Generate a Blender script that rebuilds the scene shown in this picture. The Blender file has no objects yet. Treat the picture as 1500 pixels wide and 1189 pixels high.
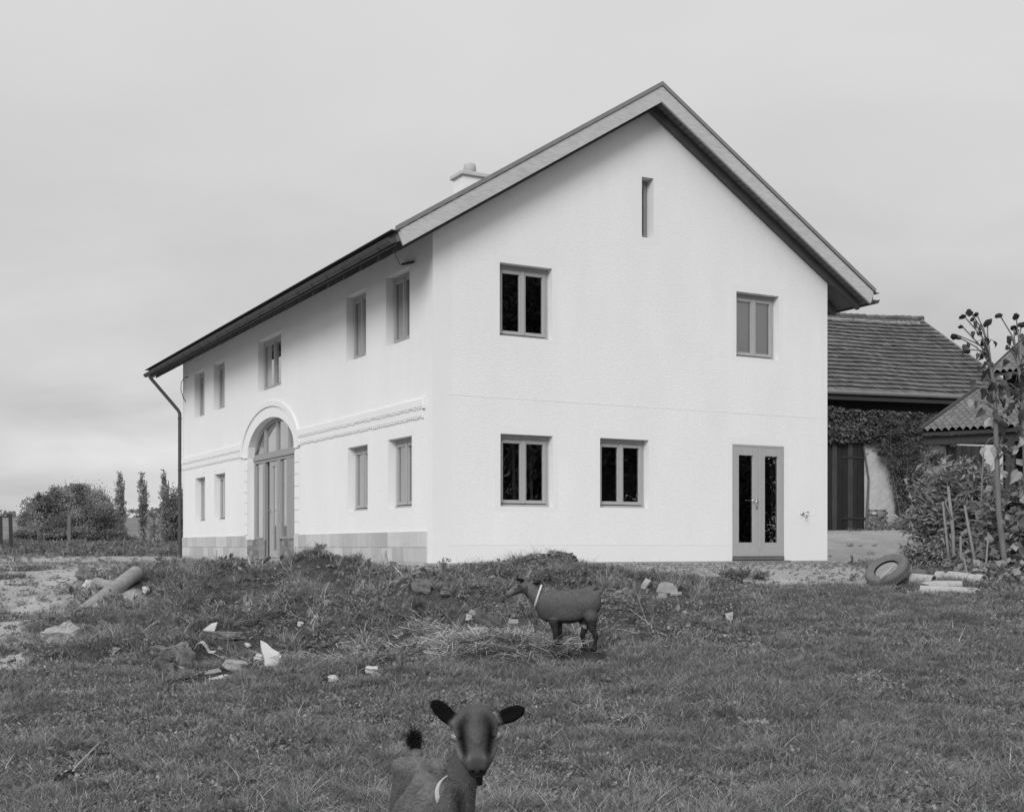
import bpy, math, random
import numpy as np
from mathutils import Vector, Matrix, Euler

random.seed(7)
RNG = np.random.default_rng(7)
R = math.radians
S = bpy.context.scene
COL = S.collection

# ------------------------------------------------------------------ measured view
F, CX, CY = 1830.0, 750.0, 800.0          # lens and horizon of the photograph (1500 px wide)
def W(px, py, Y):                          # a point of the place, from where it is seen and how far off it is
    return Vector(((px - CX) / F * Y, Y, (CY - py) / F * Y))

# ------------------------------------------------------------------ noise
def _h(ix, iy, seed):
    n = (ix.astype(np.int64) * 374761393 + iy.astype(np.int64) * 668265263 + seed * 974634777) & 0x7fffffff
    n = ((n ^ (n >> 13)) * 1274126177) & 0x7fffffff
    return ((n ^ (n >> 16)) & 0xffff) / 65535.0
def vnoise(x, y, seed=0):
    x = np.asarray(x, float); y = np.asarray(y, float)
    ix = np.floor(x); iy = np.floor(y); fx = x - ix; fy = y - iy
    fx = fx * fx * (3 - 2 * fx); fy = fy * fy * (3 - 2 * fy)
    a = _h(ix, iy, seed); b = _h(ix + 1, iy, seed); c = _h(ix, iy + 1, seed); d = _h(ix + 1, iy + 1, seed)
    return (a * (1 - fx) + b * fx) * (1 - fy) + (c * (1 - fx) + d * fx) * fy - 0.5
def fbm(x, y, seed=0, octs=4):
    v = 0; a = 1.0
    for k in range(octs):
        v = v + a * vnoise(np.asarray(x) * 2 ** k, np.asarray(y) * 2 ** k, seed + k * 17); a *= 0.5
    return v
def sst(a, b, x):
    t = np.clip((np.asarray(x, float) - a) / (b - a), 0, 1); return t * t * (3 - 2 * t)
def smin(a, b, k):
    h = np.clip(0.5 + 0.5 * (b - a) / k, 0, 1); return b * (1 - h) + a * h - k * h * (1 - h)
def gau(x, y, cx, cy, rx, ry): return np.exp(-((x - cx) / rx) ** 2 - ((y - cy) / ry) ** 2)

# ------------------------------------------------------------------ terrain
def mound(x, y):
    foot = 12.1 + 0.13 * np.clip(x + 4, 0, 6)
    p = sst(foot, 15.9, y) * (1 - sst(16.2, 17.9, y))
    ax = sst(-5.9, -4.3, x + 0.35 * (y - 15)) * (1 - sst(1.2, 3.4, x))
    h = 0.33 + 0.06 * fbm(x * 0.7, y * 0.7, 5) - 0.07 * gau(x, 16, -1.2, 16, .9, 9) - 0.05 * gau(x, 16, 1.4, 16, .5, 9)
    h = h * ax * p
    h = h + 0.15 * gau(x, y, -2.57, 16.1, .5, .5) + 0.17 * gau(x, y, .47, 16.3, .42, .5) + 0.07 * gau(x, y, -.5, 15.9, .4, .4) + .05 * gau(x, y, 1.55, 16.6, .5, .5)
    return h
def mmask(x, y):
    foot = 11.45 + 0.17 * np.clip(x + 4, 0, 6) + 1.2 * vnoise(x * .9, y * .9, 31)
    return sst(foot - .3, foot + .5, y) * (1 - sst(17.1, 17.8, y)) * sst(-5.6, -4.4, x) * (1 - sst(1.9, 3.2, x + .6 * vnoise(x, y, 3)))
def gz(x, y):
    x = np.asarray(x, float); y = np.asarray(y, float)
    pl = -smin(-(-2.416 + .11 * y), np.full_like(y, 1.60), .25)
    yd = -.33 + .33 * sst(40, 58, y) * (1 - sst(0, 8, x)) + .3 * sst(58, 110, y) + 9.0 * sst(115, 430, y)
    yd = yd + .92 * sst(25.5, 46, y) * sst(4.5, 11, x)
    z = smin(pl, yd, .12)
    m = mmask(x, y)
    z = z + mound(x, y) + m * (.15 * fbm(x * 1.9, y * 1.9, 9, 4) + .075 * fbm(x * 5, y * 5, 19, 3))
    near = 1 - sst(30, 60, y)
    z = z + near * gmask0(x, y) * .05 * fbm(x * 3.2, y * 3.2, 51, 3) * (y < 26)
    z = z + near * (.035 * fbm(x * .8, y * .8, 2, 3) * (1 - .8 * sst(17.8, 19, y)) + .012 * vnoise(x * 5, y * 5, 4))
    return z
def gmask0(x, y): return (1 - sst(-4.6, -3.8, x)) * sst(11.3, 12.4, y) * (1 - sst(17, 19, y))
def g1(x, y): return float(gz(np.array([x]), np.array([y]))[0])
def gmask(x, y):                            # gravel
    n = .8 * fbm(x * .7, y * .7, 21, 4)
    yard = sst(17.05, 17.6, y + .6 * n + .5 * sst(1.5, 3.5, x)) * (1 - sst(40, 44, y + 2 * n) * (1 - sst(3, 6, x)))
    track = (1 - sst(-4.75, -3.95, x + 1.0 * n)) * sst(10.9, 11.9, y + 1.3 * n)
    track = track * (1 - sst(40, 44, y + 2 * n))
    bed = sst(5.0, 5.6, x - .12 * (y - 17)) * (1 - sst(20.2, 20.9, y))
    g = np.maximum(yard * (1 - bed), track)
    tuft = sst(.18, .36, fbm(x * 1.1, y * .9, 77, 4)) * (1 - sst(23, 26, y)) * (1 - sst(-3, -2, x))
    return np.clip(g * (1 - .85 * tuft), 0, 1)

# ------------------------------------------------------------------ materials (a black-and-white place: neutral greys)
def _n(nt, t, **kw):
    n = nt.nodes.new(t)
    for k, v in kw.items(): setattr(n, k, v)
    return n
MATS = {}
def mat(name, val=.3, rough=.8, var=.0, scale=6.0, stretch=(1, 1, 1), bump=0.0, bscale=60.0, attr=False, spec=.3, rnd=0.0, det=6.0, metal=0.0, trans=0.0, bdist=.01, var2=0.0, scale2=1.0, stretch2=(1, 1, 1), bstretch=None):
    if name in MATS: return MATS[name]
    m = bpy.data.materials.new(name); m.use_nodes = True; nt = m.node_tree; L = nt.links
    b = nt.nodes['Principled BSDF']; b.inputs['Roughness'].default_value = rough
    b.inputs['Specular IOR Level'].default_value = spec; b.inputs['Metallic'].default_value = metal
    tc = _n(nt, 'ShaderNodeTexCoord')
    cur = None
    def math_(op, a, c):
        q = _n(nt, 'ShaderNodeMath', operation=op)
        for i, s in enumerate((a, c)):
            if isinstance(s, (int, float)): q.inputs[i].default_value = s
            else: L.new(s, q.inputs[i])
        return q.outputs[0]
    def noise(sc, st, d=det):
        mp = _n(nt, 'ShaderNodeMapping'); mp.inputs['Scale'].default_value = st; L.new(tc.outputs['Object'], mp.inputs['Vector'])
        nz = _n(nt, 'ShaderNodeTexNoise'); nz.inputs['Scale'].default_value = sc; nz.inputs['Detail'].default_value = d; nz.inputs['Roughness'].default_value = .6
        L.new(mp.outputs[0], nz.inputs['Vector']); return nz.outputs['Fac']
    if attr:
        a = _n(nt, 'ShaderNodeAttribute', attribute_name='val'); cur = math_('MULTIPLY', a.outputs['Fac'], val)
    else:
        v = _n(nt, 'ShaderNodeValue'); v.outputs[0].default_value = val; cur = v.outputs[0]
    if var:
        cur = math_('MULTIPLY', cur, math_('ADD', math_('MULTIPLY', math_('SUBTRACT', noise(scale, stretch), .5), 2.6 * var), 1.0))
    if var2:
        cur = math_('MULTIPLY', cur, math_('ADD', math_('MULTIPLY', math_('SUBTRACT', noise(scale2, stretch2, 3.0), .5), 2.6 * var2), 1.0))
    if rnd:
        oi = _n(nt, 'ShaderNodeObjectInfo')
        cur = math_('MULTIPLY', cur, math_('ADD', math_('MULTIPLY', math_('SUBTRACT', oi.outputs['Random'], .5), 2 * rnd), 1.0))
    cc = _n(nt, 'ShaderNodeCombineColor')
    cl = _n(nt, 'ShaderNodeClamp'); L.new(cur, cl.inputs[0]); cl.inputs['Min'].default_value = .004; cl.inputs['Max'].default_value = .85
    for i in range(3): L.new(cl.outputs[0], cc.inputs[i])
    L.new(cc.outputs[0], b.inputs['Base Color'])
    if bump:
        bp = _n(nt, 'ShaderNodeBump'); bp.inputs['Strength'].default_value = bump; bp.inputs['Distance'].default_value = bdist
        L.new(noise(bscale, bstretch or stretch), bp.inputs['Height']); L.new(bp.outputs[0], b.inputs['Normal'])
    if trans:
        tr = _n(nt, 'ShaderNodeBsdfTranslucent'); L.new(cc.outputs[0], tr.inputs['Color'])
        mx = _n(nt, 'ShaderNodeMixShader'); mx.inputs[0].default_value = trans
        L.new(b.outputs[0], mx.inputs[1]); L.new(tr.outputs[0], mx.inputs[2])
        L.new(mx.outputs[0], nt.nodes['Material Output'].inputs['Surface'])
    MATS[name] = m; return m

def ground_material():
    m = bpy.data.materials.new('earth'); m.use_nodes = True; nt = m.node_tree; L = nt.links
    b = nt.nodes['Principled BSDF']; b.inputs['Roughness'].default_value = .95; b.inputs['Specular IOR Level'].default_value = .1
    tc = _n(nt, 'ShaderNodeTexCoord')
    def noise(sc, d=8):
        nz = _n(nt, 'ShaderNodeTexNoise'); nz.inputs['Scale'].default_value = sc; nz.inputs['Detail'].default_value = d; nz.inputs['Roughness'].default_value = .65
        L.new(tc.outputs['Object'], nz.inputs['Vector']); return nz.outputs['Fac']
    def ramp(src, pts):
        r = _n(nt, 'ShaderNodeValToRGB'); L.new(src, r.inputs[0]); e = r.color_ramp.elements
        while len(e) < len(pts): e.new(.5)
        for q, (p, v) in zip(e, pts): q.position = p; q.color = (v, v, v, 1)
        return r.outputs[0]
    def mix(f, a, c, t='MIX'):
        q = _n(nt, 'ShaderNodeMix', data_type='RGBA', blend_type=t)
        if isinstance(f, (int, float)): q.inputs[0].default_value = f
        else: L.new(f, q.inputs[0])
        L.new(a, q.inputs[6]); L.new(c, q.inputs[7]); return q.outputs[2]
    gravel = mix(.55, ramp(noise(3.0), [(.3, .25), (.5, .35), (.72, .45)]), ramp(noise(55, 4), [(.36, .15), (.5, .35), (.66, .56)]))
    vo = _n(nt, 'ShaderNodeTexVoronoi'); vo.inputs['Scale'].default_value = 34; L.new(tc.outputs['Object'], vo.inputs['Vector'])
    vo.inputs['Scale'].default_value = 22
    sp = ramp(vo.outputs['Color'], [(.60, 0.0), (.66, 1.0)])
    soil = mix(.5, ramp(noise(7), [(.3, .025), (.7, .085)]), ramp(noise(45, 5), [(.36, .015), (.52, .07), (.70, .20)]))
    turf = ramp(noise(9), [(.3, .025), (.7, .06)])
    field = ramp(noise(.08, 4), [(.35, .14), (.65, .22)])
    def at(n): a = _n(nt, 'ShaderNodeAttribute', attribute_name=n); return a.outputs['Fac']
    c = mix(at('soil'), turf, soil)
    ad = _n(nt, 'ShaderNodeMath', operation='ADD'); L.new(at('gravel'), ad.inputs[0])
    ns = _n(nt, 'ShaderNodeMath', operation='MULTIPLY_ADD'); L.new(noise(6), ns.inputs[0]); ns.inputs[1].default_value = 1.1; ns.inputs[2].default_value = -.55
    L.new(ns.outputs[0], ad.inputs[1])
    gm = ramp(ad.outputs[0], [(.3, 0), (.68, 1)])
    rut = _n(nt, 'ShaderNodeMapping'); rut.inputs['Scale'].default_value = (.5, .16, .5); L.new(tc.outputs['Object'], rut.inputs['Vector'])
    rn = _n(nt, 'ShaderNodeTexNoise'); rn.inputs['Scale'].default_value = 2.2; rn.inputs['Detail'].default_value = 7; L.new(rut.outputs[0], rn.inputs['Vector'])
    gravel = mix(.42, gravel, ramp(rn.outputs['Fac'], [(.32, .28), (.5, .42), (.66, .53)]))
    dk = ramp(noise(1.3, 9), [(.46, 0), (.62, .75)]); gravel = mix(dk, gravel, ramp(noise(30, 5), [(.35, .17), (.65, .36)]))
    gravel = mix(sp, gravel, ramp(vo.outputs['Distance'], [(.0, .55), (.5, .30)]))
    c = mix(gm, c, gravel); c = mix(at('far'), c, field)
    L.new(c, b.inputs['Base Color'])
    bp = _n(nt, 'ShaderNodeBump'); bp.inputs['Strength'].default_value = .9; bp.inputs['Distance'].default_value = .02
    bp.inputs['Distance'].default_value = .03
    L.new(noise(24, 8), bp.inputs['Height']); L.new(bp.outputs[0], b.inputs['Normal'])
    return m

def glass_material():
    m = bpy.data.materials.new('window_glass'); m.use_nodes = True; nt = m.node_tree; L = nt.links
    nt.nodes.remove(nt.nodes['Principled BSDF'])
    f0 = _n(nt, 'ShaderNodeFresnel'); f0.inputs['IOR'].default_value = 1.5      # two sheets, four reflecting faces
    i0 = _n(nt, 'ShaderNodeMath', operation='SUBTRACT'); i0.inputs[0].default_value = 1.0; L.new(f0.outputs[0], i0.inputs[1])
    p0 = _n(nt, 'ShaderNodeMath', operation='POWER'); L.new(i0.outputs[0], p0.inputs[0]); p0.inputs[1].default_value = 5.2
    fr = _n(nt, 'ShaderNodeMath', operation='SUBTRACT'); fr.inputs[0].default_value = 1.0; L.new(p0.outputs[0], fr.inputs[1])
    t = _n(nt, 'ShaderNodeBsdfTransparent'); t.inputs['Color'].default_value = (.78, .78, .78, 1)
    g = _n(nt, 'ShaderNodeBsdfGlossy'); g.inputs['Roughness'].default_value = .0; g.inputs['Color'].default_value = (1, 1, 1, 1)
    x = _n(nt, 'ShaderNodeMixShader'); L.new(fr.outputs[0], x.inputs[0]); L.new(t.outputs[0], x.inputs[1]); L.new(g.outputs[0], x.inputs[2])
    L.new(x.outputs[0], nt.nodes['Material Output'].inputs['Surface']); return m

# ------------------------------------------------------------------ mesh building
class MB:
    def __init__(s): s.v = []; s.f = []; s.m = []; s.val = []
    def add(s, vs, fs, m=0, val=1.0):
        o = len(s.v); s.v += [tuple(p) for p in vs]
        for f in fs: s.f.append(tuple(i + o for i in f)); s.m.append(m); s.val.append(val)
    def quad(s, a, b, c, d, m=0, val=1.0): s.add([a, b, c, d], [(0, 1, 2, 3)], m, val)
    def box(s, lo, hi, m=0, val=1.0, M=None):
        x0, y0, z0 = lo; x1, y1, z1 = hi
        v = [(x0, y0, z0), (x1, y0, z0), (x1, y1, z0), (x0, y1, z0), (x0, y0, z1), (x1, y0, z1), (x1, y1, z1), (x0, y1, z1)]
        if M is not None: v = [M @ Vector(p) for p in v]
        s.add(v, [(0, 3, 2, 1), (4, 5, 6, 7), (0, 1, 5, 4), (1, 2, 6, 5), (2, 3, 7, 6), (3, 0, 4, 7)], m, val)
    def prism(s, poly, vec, m=0, val=1.0):    # polygon (3D points) swept along vec
        n = len(poly); vec = Vector(vec); a = [Vector(p) for p in poly]; b = [p + vec for p in a]
        s.add(a + b, [tuple(range(n - 1, -1, -1)), tuple(range(n, 2 * n))] + [(i, (i + 1) % n, n + (i + 1) % n, n + i) for i in range(n)], m, val)
    def tube(s, pts, rad, n=8, m=0, val=1.0, caps=True, sq=None):
        pts = [Vector(p) for p in pts]; k = len(pts)
        if isinstance(rad, (int, float)): rad = [rad] * k
        vs = []; up = Vector((0, 0, 1)); prev = None
        for i, p in enumerate(pts):
            t = (pts[min(i + 1, k - 1)] - pts[max(i - 1, 0)])
            t = t.normalized() if t.length > 1e-9 else up
            if prev is None:
                a = t.cross(up) if abs(t.dot(up)) < .95 else t.cross(Vector((1, 0, 0)))
            else: a = prev - t * prev.dot(t)
            a.normalize(); prev = a; b = t.cross(a)
            for j in range(n):
                w = 2 * math.pi * j / n; vs.append(p + (a * math.cos(w) + b * math.sin(w)) * rad[i])
        fs = [(i * n + j, i * n + (j + 1) % n, (i + 1) * n + (j + 1) % n, (i + 1) * n + j) for i in range(k - 1) for j in range(n)]
        if caps: fs += [tuple(range(n - 1, -1, -1)), tuple((k - 1) * n + j for j in range(n))]
        s.add(vs, fs, m, val)
    def blob(s, c, r, seed=0, amp=.25, seg=(10, 7), m=0, val=1.0, M=None, fl=2.0, pw=1.0):
        rr = random.Random(seed); ph = [rr.uniform(0, 6.3) for _ in range(9)]
        nu, nv = seg; vs = []
        for i in range(nv + 1):
            th = math.pi * i / nv
            for j in range(nu):
                p = 2 * math.pi * j / nu
                d = Vector((math.sin(th) * math.cos(p), math.sin(th) * math.sin(p), math.cos(th)))
                if pw != 1: d = Vector([math.copysign(abs(q) ** pw, q) for q in d])
                k = 1 + amp * (math.sin(fl * d.x * 2 + ph[0]) * math.sin(fl * d.y * 2 + ph[1]) + .6 * math.sin(fl * 3 * d.z + ph[2] + 2 * d.x) + .5 * math.sin(5 * d.y + ph[3]) * math.sin(5 * d.x + 4 * d.z + ph[4]) + .55 * rr.uniform(-1, 1) * (0 < i < nv))
                q = Vector((d.x * r[0], d.y * r[1], d.z * r[2])) * k
                if M is not None: q = M @ q
                vs.append(Vector(c) + q)
        fs = [(i * nu + j, (i + 1) * nu + j, (i + 1) * nu + (j + 1) % nu, i * nu + (j + 1) % nu) for i in range(nv) for j in range(nu)]
        s.add(vs, fs, m, val)
    def build(s, name, mats, parent=None, smooth=False, bevel=0, loc=None):
        if not isinstance(mats, (list, tuple)): mats = [mats]
        me = bpy.data.meshes.new(name); me.from_pydata(s.v, [], s.f)
        for q in mats: me.materials.append(q)
        me.polygons.foreach_set('material_index', s.m)
        if smooth: me.polygons.foreach_set('use_smooth', [True] * len(s.f))
        if any(abs(q - 1) > 1e-6 for q in s.val):
            a = me.attributes.new('val', 'FLOAT', 'FACE'); a.data.foreach_set('value', s.val)
        else:
            a = me.attributes.new('val', 'FLOAT', 'FACE'); a.data.foreach_set('value', [1.0] * len(s.f))
        me.update()
        o = bpy.data.objects.new(name, me); COL.objects.link(o)
        if parent is not None: o.parent = parent
        if loc is not None: o.location = loc
        if bevel:
            bv = o.modifiers.new('bevel', 'BEVEL'); bv.width = bevel; bv.segments = 1; bv.limit_method = 'ANGLE'
        return o
def np_mesh(name, V, Fq, mats, parent=None, smooth=False, val=None, vdom='FACE', link=True, midx=None):
    me = bpy.data.meshes.new(name); V = np.asarray(V, np.float32); Fq = np.asarray(Fq, np.int32); k = Fq.shape[1]
    me.vertices.add(len(V)); me.vertices.foreach_set('co', V.ravel())
    me.loops.add(Fq.size); me.loops.foreach_set('vertex_index', Fq.ravel())
    me.polygons.add(len(Fq)); me.polygons.foreach_set('loop_start', np.arange(len(Fq), dtype=np.int32) * k)
    try: me.polygons.foreach_set('loop_total', np.full(len(Fq), k, np.int32))
    except Exception: pass
    for q in (mats if isinstance(mats, (list, tuple)) else [mats]): me.materials.append(q)
    if midx is not None: me.polygons.foreach_set('material_index', np.asarray(midx, np.int32))
    me.polygons.foreach_set('use_smooth', np.full(len(Fq), bool(smooth)))
    if val is not None:
        a = me.attributes.new('val', 'FLOAT', 'FACE' if vdom == 'FACE' else 'POINT'); a.data.foreach_set('value', np.asarray(val, np.float32))
    me.update(calc_edges=True); me.validate()
    o = bpy.data.objects.new(name, me)
    if link: COL.objects.link(o)
    if parent is not None: o.parent = parent
    return o
def tag(o, label=None, cat=None, group=None, kind=None):
    if label: o['label'] = label
    if cat: o['category'] = cat
    if group: o['group'] = group
    if kind: o['kind'] = kind
    return o
def thing(name, label, cat, loc=(0, 0, 0), rz=0.0, group=None):
    o = bpy.data.objects.new(name, None); COL.objects.link(o); o.location = loc; o.rotation_euler = (0, 0, rz); o.empty_display_size = .2
    return tag(o, label, cat, group)

# ================================================================== GROUND
EARTH = ground_material()
def axis(segs):
    out = []
    for a, b, d in segs: out += list(np.arange(a, b - 1e-6, d))
    out.append(segs[-1][1]); return np.array(out)
def make_ground():
    xs = axis([(-700, -150, 50), (-150, -50, 8), (-50, -20, 1.5), (-20, -9, .4), (-9, 9, .09), (9, 24, .4), (24, 60, 2), (60, 150, 9), (150, 700, 50)])
    ys = axis([(-60, -6, 4), (-6, 4, .5), (4, 20, .09), (20, 30, .25), (30, 60, .8), (60, 160, 5), (160, 460, 15), (460, 1400, 80)])
    X, Y = np.meshgrid(xs, ys); Z = gz(X, Y)
    V = np.stack([X, Y, Z], -1).reshape(-1, 3); nx = len(xs); ny = len(ys)
    i = np.arange(ny - 1)[:, None] * nx + np.arange(nx - 1)[None]; i = i.ravel()
    Fq = np.stack([i, i + 1, i + nx + 1, i + nx], -1)
    fc = V[Fq].mean(1)
    isg = gmask(fc[:, 0], fc[:, 1]) > .5
    for nm, sel in (('ground', ~isg), ('gravel_yard', isg)):
        f = Fq[sel]; used = np.unique(f); re = np.full(len(V), -1); re[used] = np.arange(len(used))
        v = V[used]; o = np_mesh(nm, v, re[f], EARTH, smooth=True)
        tag(o, {'ground': 'rough goat meadow and rubble bank of dark soil below the white house', 'gravel_yard': 'pale gravel yard and track around the white house'}[nm], {'ground': 'ground', 'gravel_yard': 'gravel yard'}[nm], kind='structure')
        for an, vv in (('gravel', gmask(v[:, 0], v[:, 1])), ('soil', mmask(v[:, 0], v[:, 1])), ('far', sst(48, 75, v[:, 1]))):
            a = o.data.attributes.new(an, 'FLOAT', 'POINT'); a.data.foreach_set('value', vv.astype(np.float32))
make_ground()

# ================================================================== FARMHOUSE
M_ROUGH = mat('roughcast_plaster', .785, .95, var=.05, scale=14, bump=.29, bscale=22, bdist=.028, spec=.1, var2=.05, scale2=.8, det=4, stretch=(1, 1, 1.6), stretch2=(1.6, 1.6, .5))
M_SMOOTH = mat('smooth_plaster', .765, .95, var=.02, scale=5, bump=.10, bscale=30, bdist=.006, spec=.1, var2=.02, scale2=1.2)
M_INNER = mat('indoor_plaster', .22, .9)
M_CONC = mat('plinth_block', .36, .95, var=.22, scale=3.5, stretch=(1, 1, .35), bump=.3, bscale=70, spec=.1, var2=.12, scale2=14)
M_MORTAR = mat('mortar', .62, .95)
M_BRICK = mat('pier_brick', .30, .95, var=.45, scale=7, bump=.4, bscale=50)
M_WOOD = mat('larch_frame', .37, .6, var=.10, scale=8, stretch=(6, 6, .6), spec=.3)
M_WOODD = mat('shaded_larch', .25, .6, var=.12, scale=8, stretch=(6, 6, .6))
M_SEAL = mat('weather_bar', .03, .5)
M_BARGE = mat('barge_wood', .47, .75, var=.30, scale=5, stretch=(1, 4, 7), bump=.1, bscale=60, var2=.10, scale2=1.2)
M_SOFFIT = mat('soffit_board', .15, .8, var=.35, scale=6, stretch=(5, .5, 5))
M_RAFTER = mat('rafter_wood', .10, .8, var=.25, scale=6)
M_ZINC = mat('dark_sheet_metal', .07, .55, var=.25, scale=3, metal=.0, spec=.25)
M_FLASH = mat('verge_flashing', .20, .5, var=.2, scale=4, spec=.5)
M_TILE = mat('roof_tile', .13, .8, var=.35, scale=5)
M_STEEL = mat('steel', .55, .3, metal=1.0)
M_BLACK = mat('black_rubber', .02, .6)
M_PANEL = mat('white_blind_panel', .75, .9)
GLASS = glass_material()

HC0 = Vector((-1.344, 21.2, 0)); HANG = math.atan2(.47609629, .87939315); ZG = .33
GW, GL = 8.82, 17.34; PIT = .625; EV, OVN, OVF = .85, .46, .62
WT = 5.33 + ZG
def zc(z): return z + ZG                      # heights were measured from eye level
def roofz(t): return WT + PIT * (t if t <= GW / 2 else GW - t)
house = thing('farmhouse', 'long white roughcast farmhouse with pitched roof, arched entrance and chimney', 'house', (HC0.x, HC0.y, -ZG), HANG)
def HW(t, s, z):                              # house coordinates to the place
    c, n = math.cos(HANG), math.sin(HANG); return Vector((HC0.x + c * t - n * s, HC0.y + n * t + c * s, z - ZG))

SETB = .16
g_open = [(1.285, 2.345, zc(3.68), zc(4.957)), (6.49, 7.55, zc(3.69), zc(4.957)), (4.275, 4.54, zc(5.75), zc(6.872)),
          (1.30, 2.36, zc(.70), zc(1.97)), (3.357, 4.427, zc(.71), zc(1.98)), (6.39, 7.685, .03, zc(1.986))]
s_open = [(.978, 2.05, zc(3.67), zc(4.945)), (3.04, 4.084, zc(3.65), zc(4.94)), (8.21, 9.98, zc(3.68), zc(4.91)), (12.91, 13.976, zc(3.62), zc(4.875)), (14.936, 16.02, zc(3.61), zc(4.875)),
          (.88, 1.945, zc(.69), zc(1.949)), (2.955, 3.997, zc(.69), zc(1.945)), (12.87, 13.9, zc(.70), zc(1.917)), (14.87, 15.9, zc(.70), zc(1.912))]
AC, AH, ASP, ARI = 9.03, 1.79, zc(2.15), .85   # the arch: centre, half width, springing, rise
def arch_z(s, c=AC, h=AH, sp=ASP, ri=ARI):
    q = max(0, 1 - ((s - c) / h) ** 2); return sp + ri * math.sqrt(q)

def wall_cells(mb, P, alen, zt, opens, bands, m_rough=0, m_smooth=1, arch=None, flip=False):
    A = {0, alen}; Zs = {0, zt}
    for (a0, a1, z0, z1) in opens:
        A |= {a0, a1, max(0, a0 - .11), min(alen, a1 + .11)}; Zs |= {z0, z1, max(0, z0 - .09), min(zt, z1 + .14)}
    for (a0, a1, z0, z1) in bands: A |= {a0, a1}; Zs |= {z0, z1}
    if arch: A |= {arch[0], arch[1]}; Zs |= {arch[2]}
    A = sorted(a for a in A if 0 <= a <= alen); Zs = sorted(z for z in Zs if 0 <= z <= zt)
    for a0, a1 in zip(A, A[1:]):
        for z0, z1 in zip(Zs, Zs[1:]):
            if a1 - a0 < 1e-6 or z1 - z0 < 1e-6: continue
            ca, cz = (a0 + a1) / 2, (z0 + z1) / 2
            if any(o[0] < ca < o[1] and o[2] < cz < o[3] for o in opens): continue
            if arch and arch[0] < ca < arch[1] and cz < arch[2]: continue
            sm = any(o[0] - .11 < ca < o[1] + .11 and o[2] - .09 < cz < o[3] + .14 for o in opens) or any(o[0] < ca < o[1] and o[2] < cz < o[3] for o in bands)
            q = [P(a0, z0), P(a1, z0), P(a1, z1), P(a0, z1)]
            if flip: q.reverse()
            mb.quad(*q, m=m_smooth if sm else m_rough)
def reveal(mb, P3, o, d, m=1, sill=True):
    a0, a1, z0, z1 = o
    for (p, q) in (((a0, z0), (a0, z1)), ((a0, z1), (a1, z1)), ((a1, z1), (a1, z0)), ((a1, z0), (a0, z0))):
        mb.quad(P3(p[0], 0, p[1]), P3(q[0], 0, q[1]), P3(q[0], d, q[1]), P3(p[0], d, p[1]), m)
def clip_roof(o):                               # cut the gable walls along the roof pitch
    import bmesh
    bm = bmesh.new(); bm.from_mesh(o.data)
    for sgn, px in ((1, 0), (-1, GW)):
        no = Vector((-PIT * sgn, 0, 1)).normalized()
        bmesh.ops.bisect_plane(bm, geom=bm.verts[:] + bm.edges[:] + bm.faces[:], plane_co=(px, 0, WT + .15), plane_no=no, clear_outer=True)
    bm.to_mesh(o.data); bm.free()
def house_walls():
    G = lambda a, z: (a, 0, z); G3 = lambda a, d, z: (a, d, z)
    Sd = lambda a, z: (0, a, z); S3 = lambda a, d, z: (d, a, z)
    ztop = WT + PIT * GW / 2 + .3
    mb = MB()
    gb = [(0, .36, 0, WT), (GW - .18, GW, 0, WT), (0, GW, zc(2.585), zc(2.60)), (0, GW, 0, zc(.035)), (4.14, 4.68, zc(5.6), zc(7.0))]
    wall_cells(mb, G, GW, ztop, g_open, gb)
    sb = [(0, .20, 0, WT), (GL - .15, GL, 0, WT), (0, GL, 0, zc(.27))]
    a0, a1, at_ = AC - AH, AC + AH, zc(3.06)
    wall_cells(mb, Sd, GL, WT + .15, s_open, sb, arch=(a0, a1, at_), flip=True)
    N = 36
    for i in range(N):                          # spandrels over the arch
        p, q = a0 + (a1 - a0) * i / N, a0 + (a1 - a0) * (i + 1) / N
        mb.quad((0, q, arch_z(q)), (0, p, arch_z(p)), (0, p, at_), (0, q, at_), 1)
        mb.quad((0, p, arch_z(p)), (0, q, arch_z(q)), (.4, q, arch_z(q)), (.4, p, arch_z(p)), 1)
    for a in (a0, a1): mb.quad((0, a, 0), (0, a, ASP), (.4, a, ASP), (.4, a, 0), 1)
    # the two walls away from the yard
    mb.quad((GW, 0, 0), (GW, GL, 0), (GW, GL, WT + .15), (GW, 0, WT + .15), 0)
    mb.quad((0, GL, 0), (0, GL, ztop), (GW, GL, ztop), (GW, GL, 0), 0)
    for o in g_open: reveal(mb, G3, o, .4)
    for o in s_open: reveal(mb, S3, o, .4)
    mb.box((.30, -.0028, zc(2.588)), (GW - .14, -.0005, zc(2.606)), 1); mb.box((.30, -.0025, zc(.025)), (6.36, -.0005, zc(.036)), 1)
    w = mb.build('wall', [M_ROUGH, M_SMOOTH], house); clip_roof(w)
    # inside
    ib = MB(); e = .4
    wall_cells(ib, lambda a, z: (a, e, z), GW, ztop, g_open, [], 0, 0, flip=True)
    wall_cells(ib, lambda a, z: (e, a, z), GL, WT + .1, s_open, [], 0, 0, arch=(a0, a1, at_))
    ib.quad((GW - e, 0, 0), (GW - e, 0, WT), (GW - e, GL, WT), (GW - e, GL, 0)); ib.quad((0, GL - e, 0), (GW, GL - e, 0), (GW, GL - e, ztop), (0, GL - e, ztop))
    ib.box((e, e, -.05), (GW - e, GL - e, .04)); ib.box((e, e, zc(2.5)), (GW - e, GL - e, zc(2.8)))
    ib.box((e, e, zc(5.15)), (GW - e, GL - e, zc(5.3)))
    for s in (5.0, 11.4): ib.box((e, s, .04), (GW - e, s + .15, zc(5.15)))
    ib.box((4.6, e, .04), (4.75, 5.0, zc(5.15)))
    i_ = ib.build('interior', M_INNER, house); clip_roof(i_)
house_walls()

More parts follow.
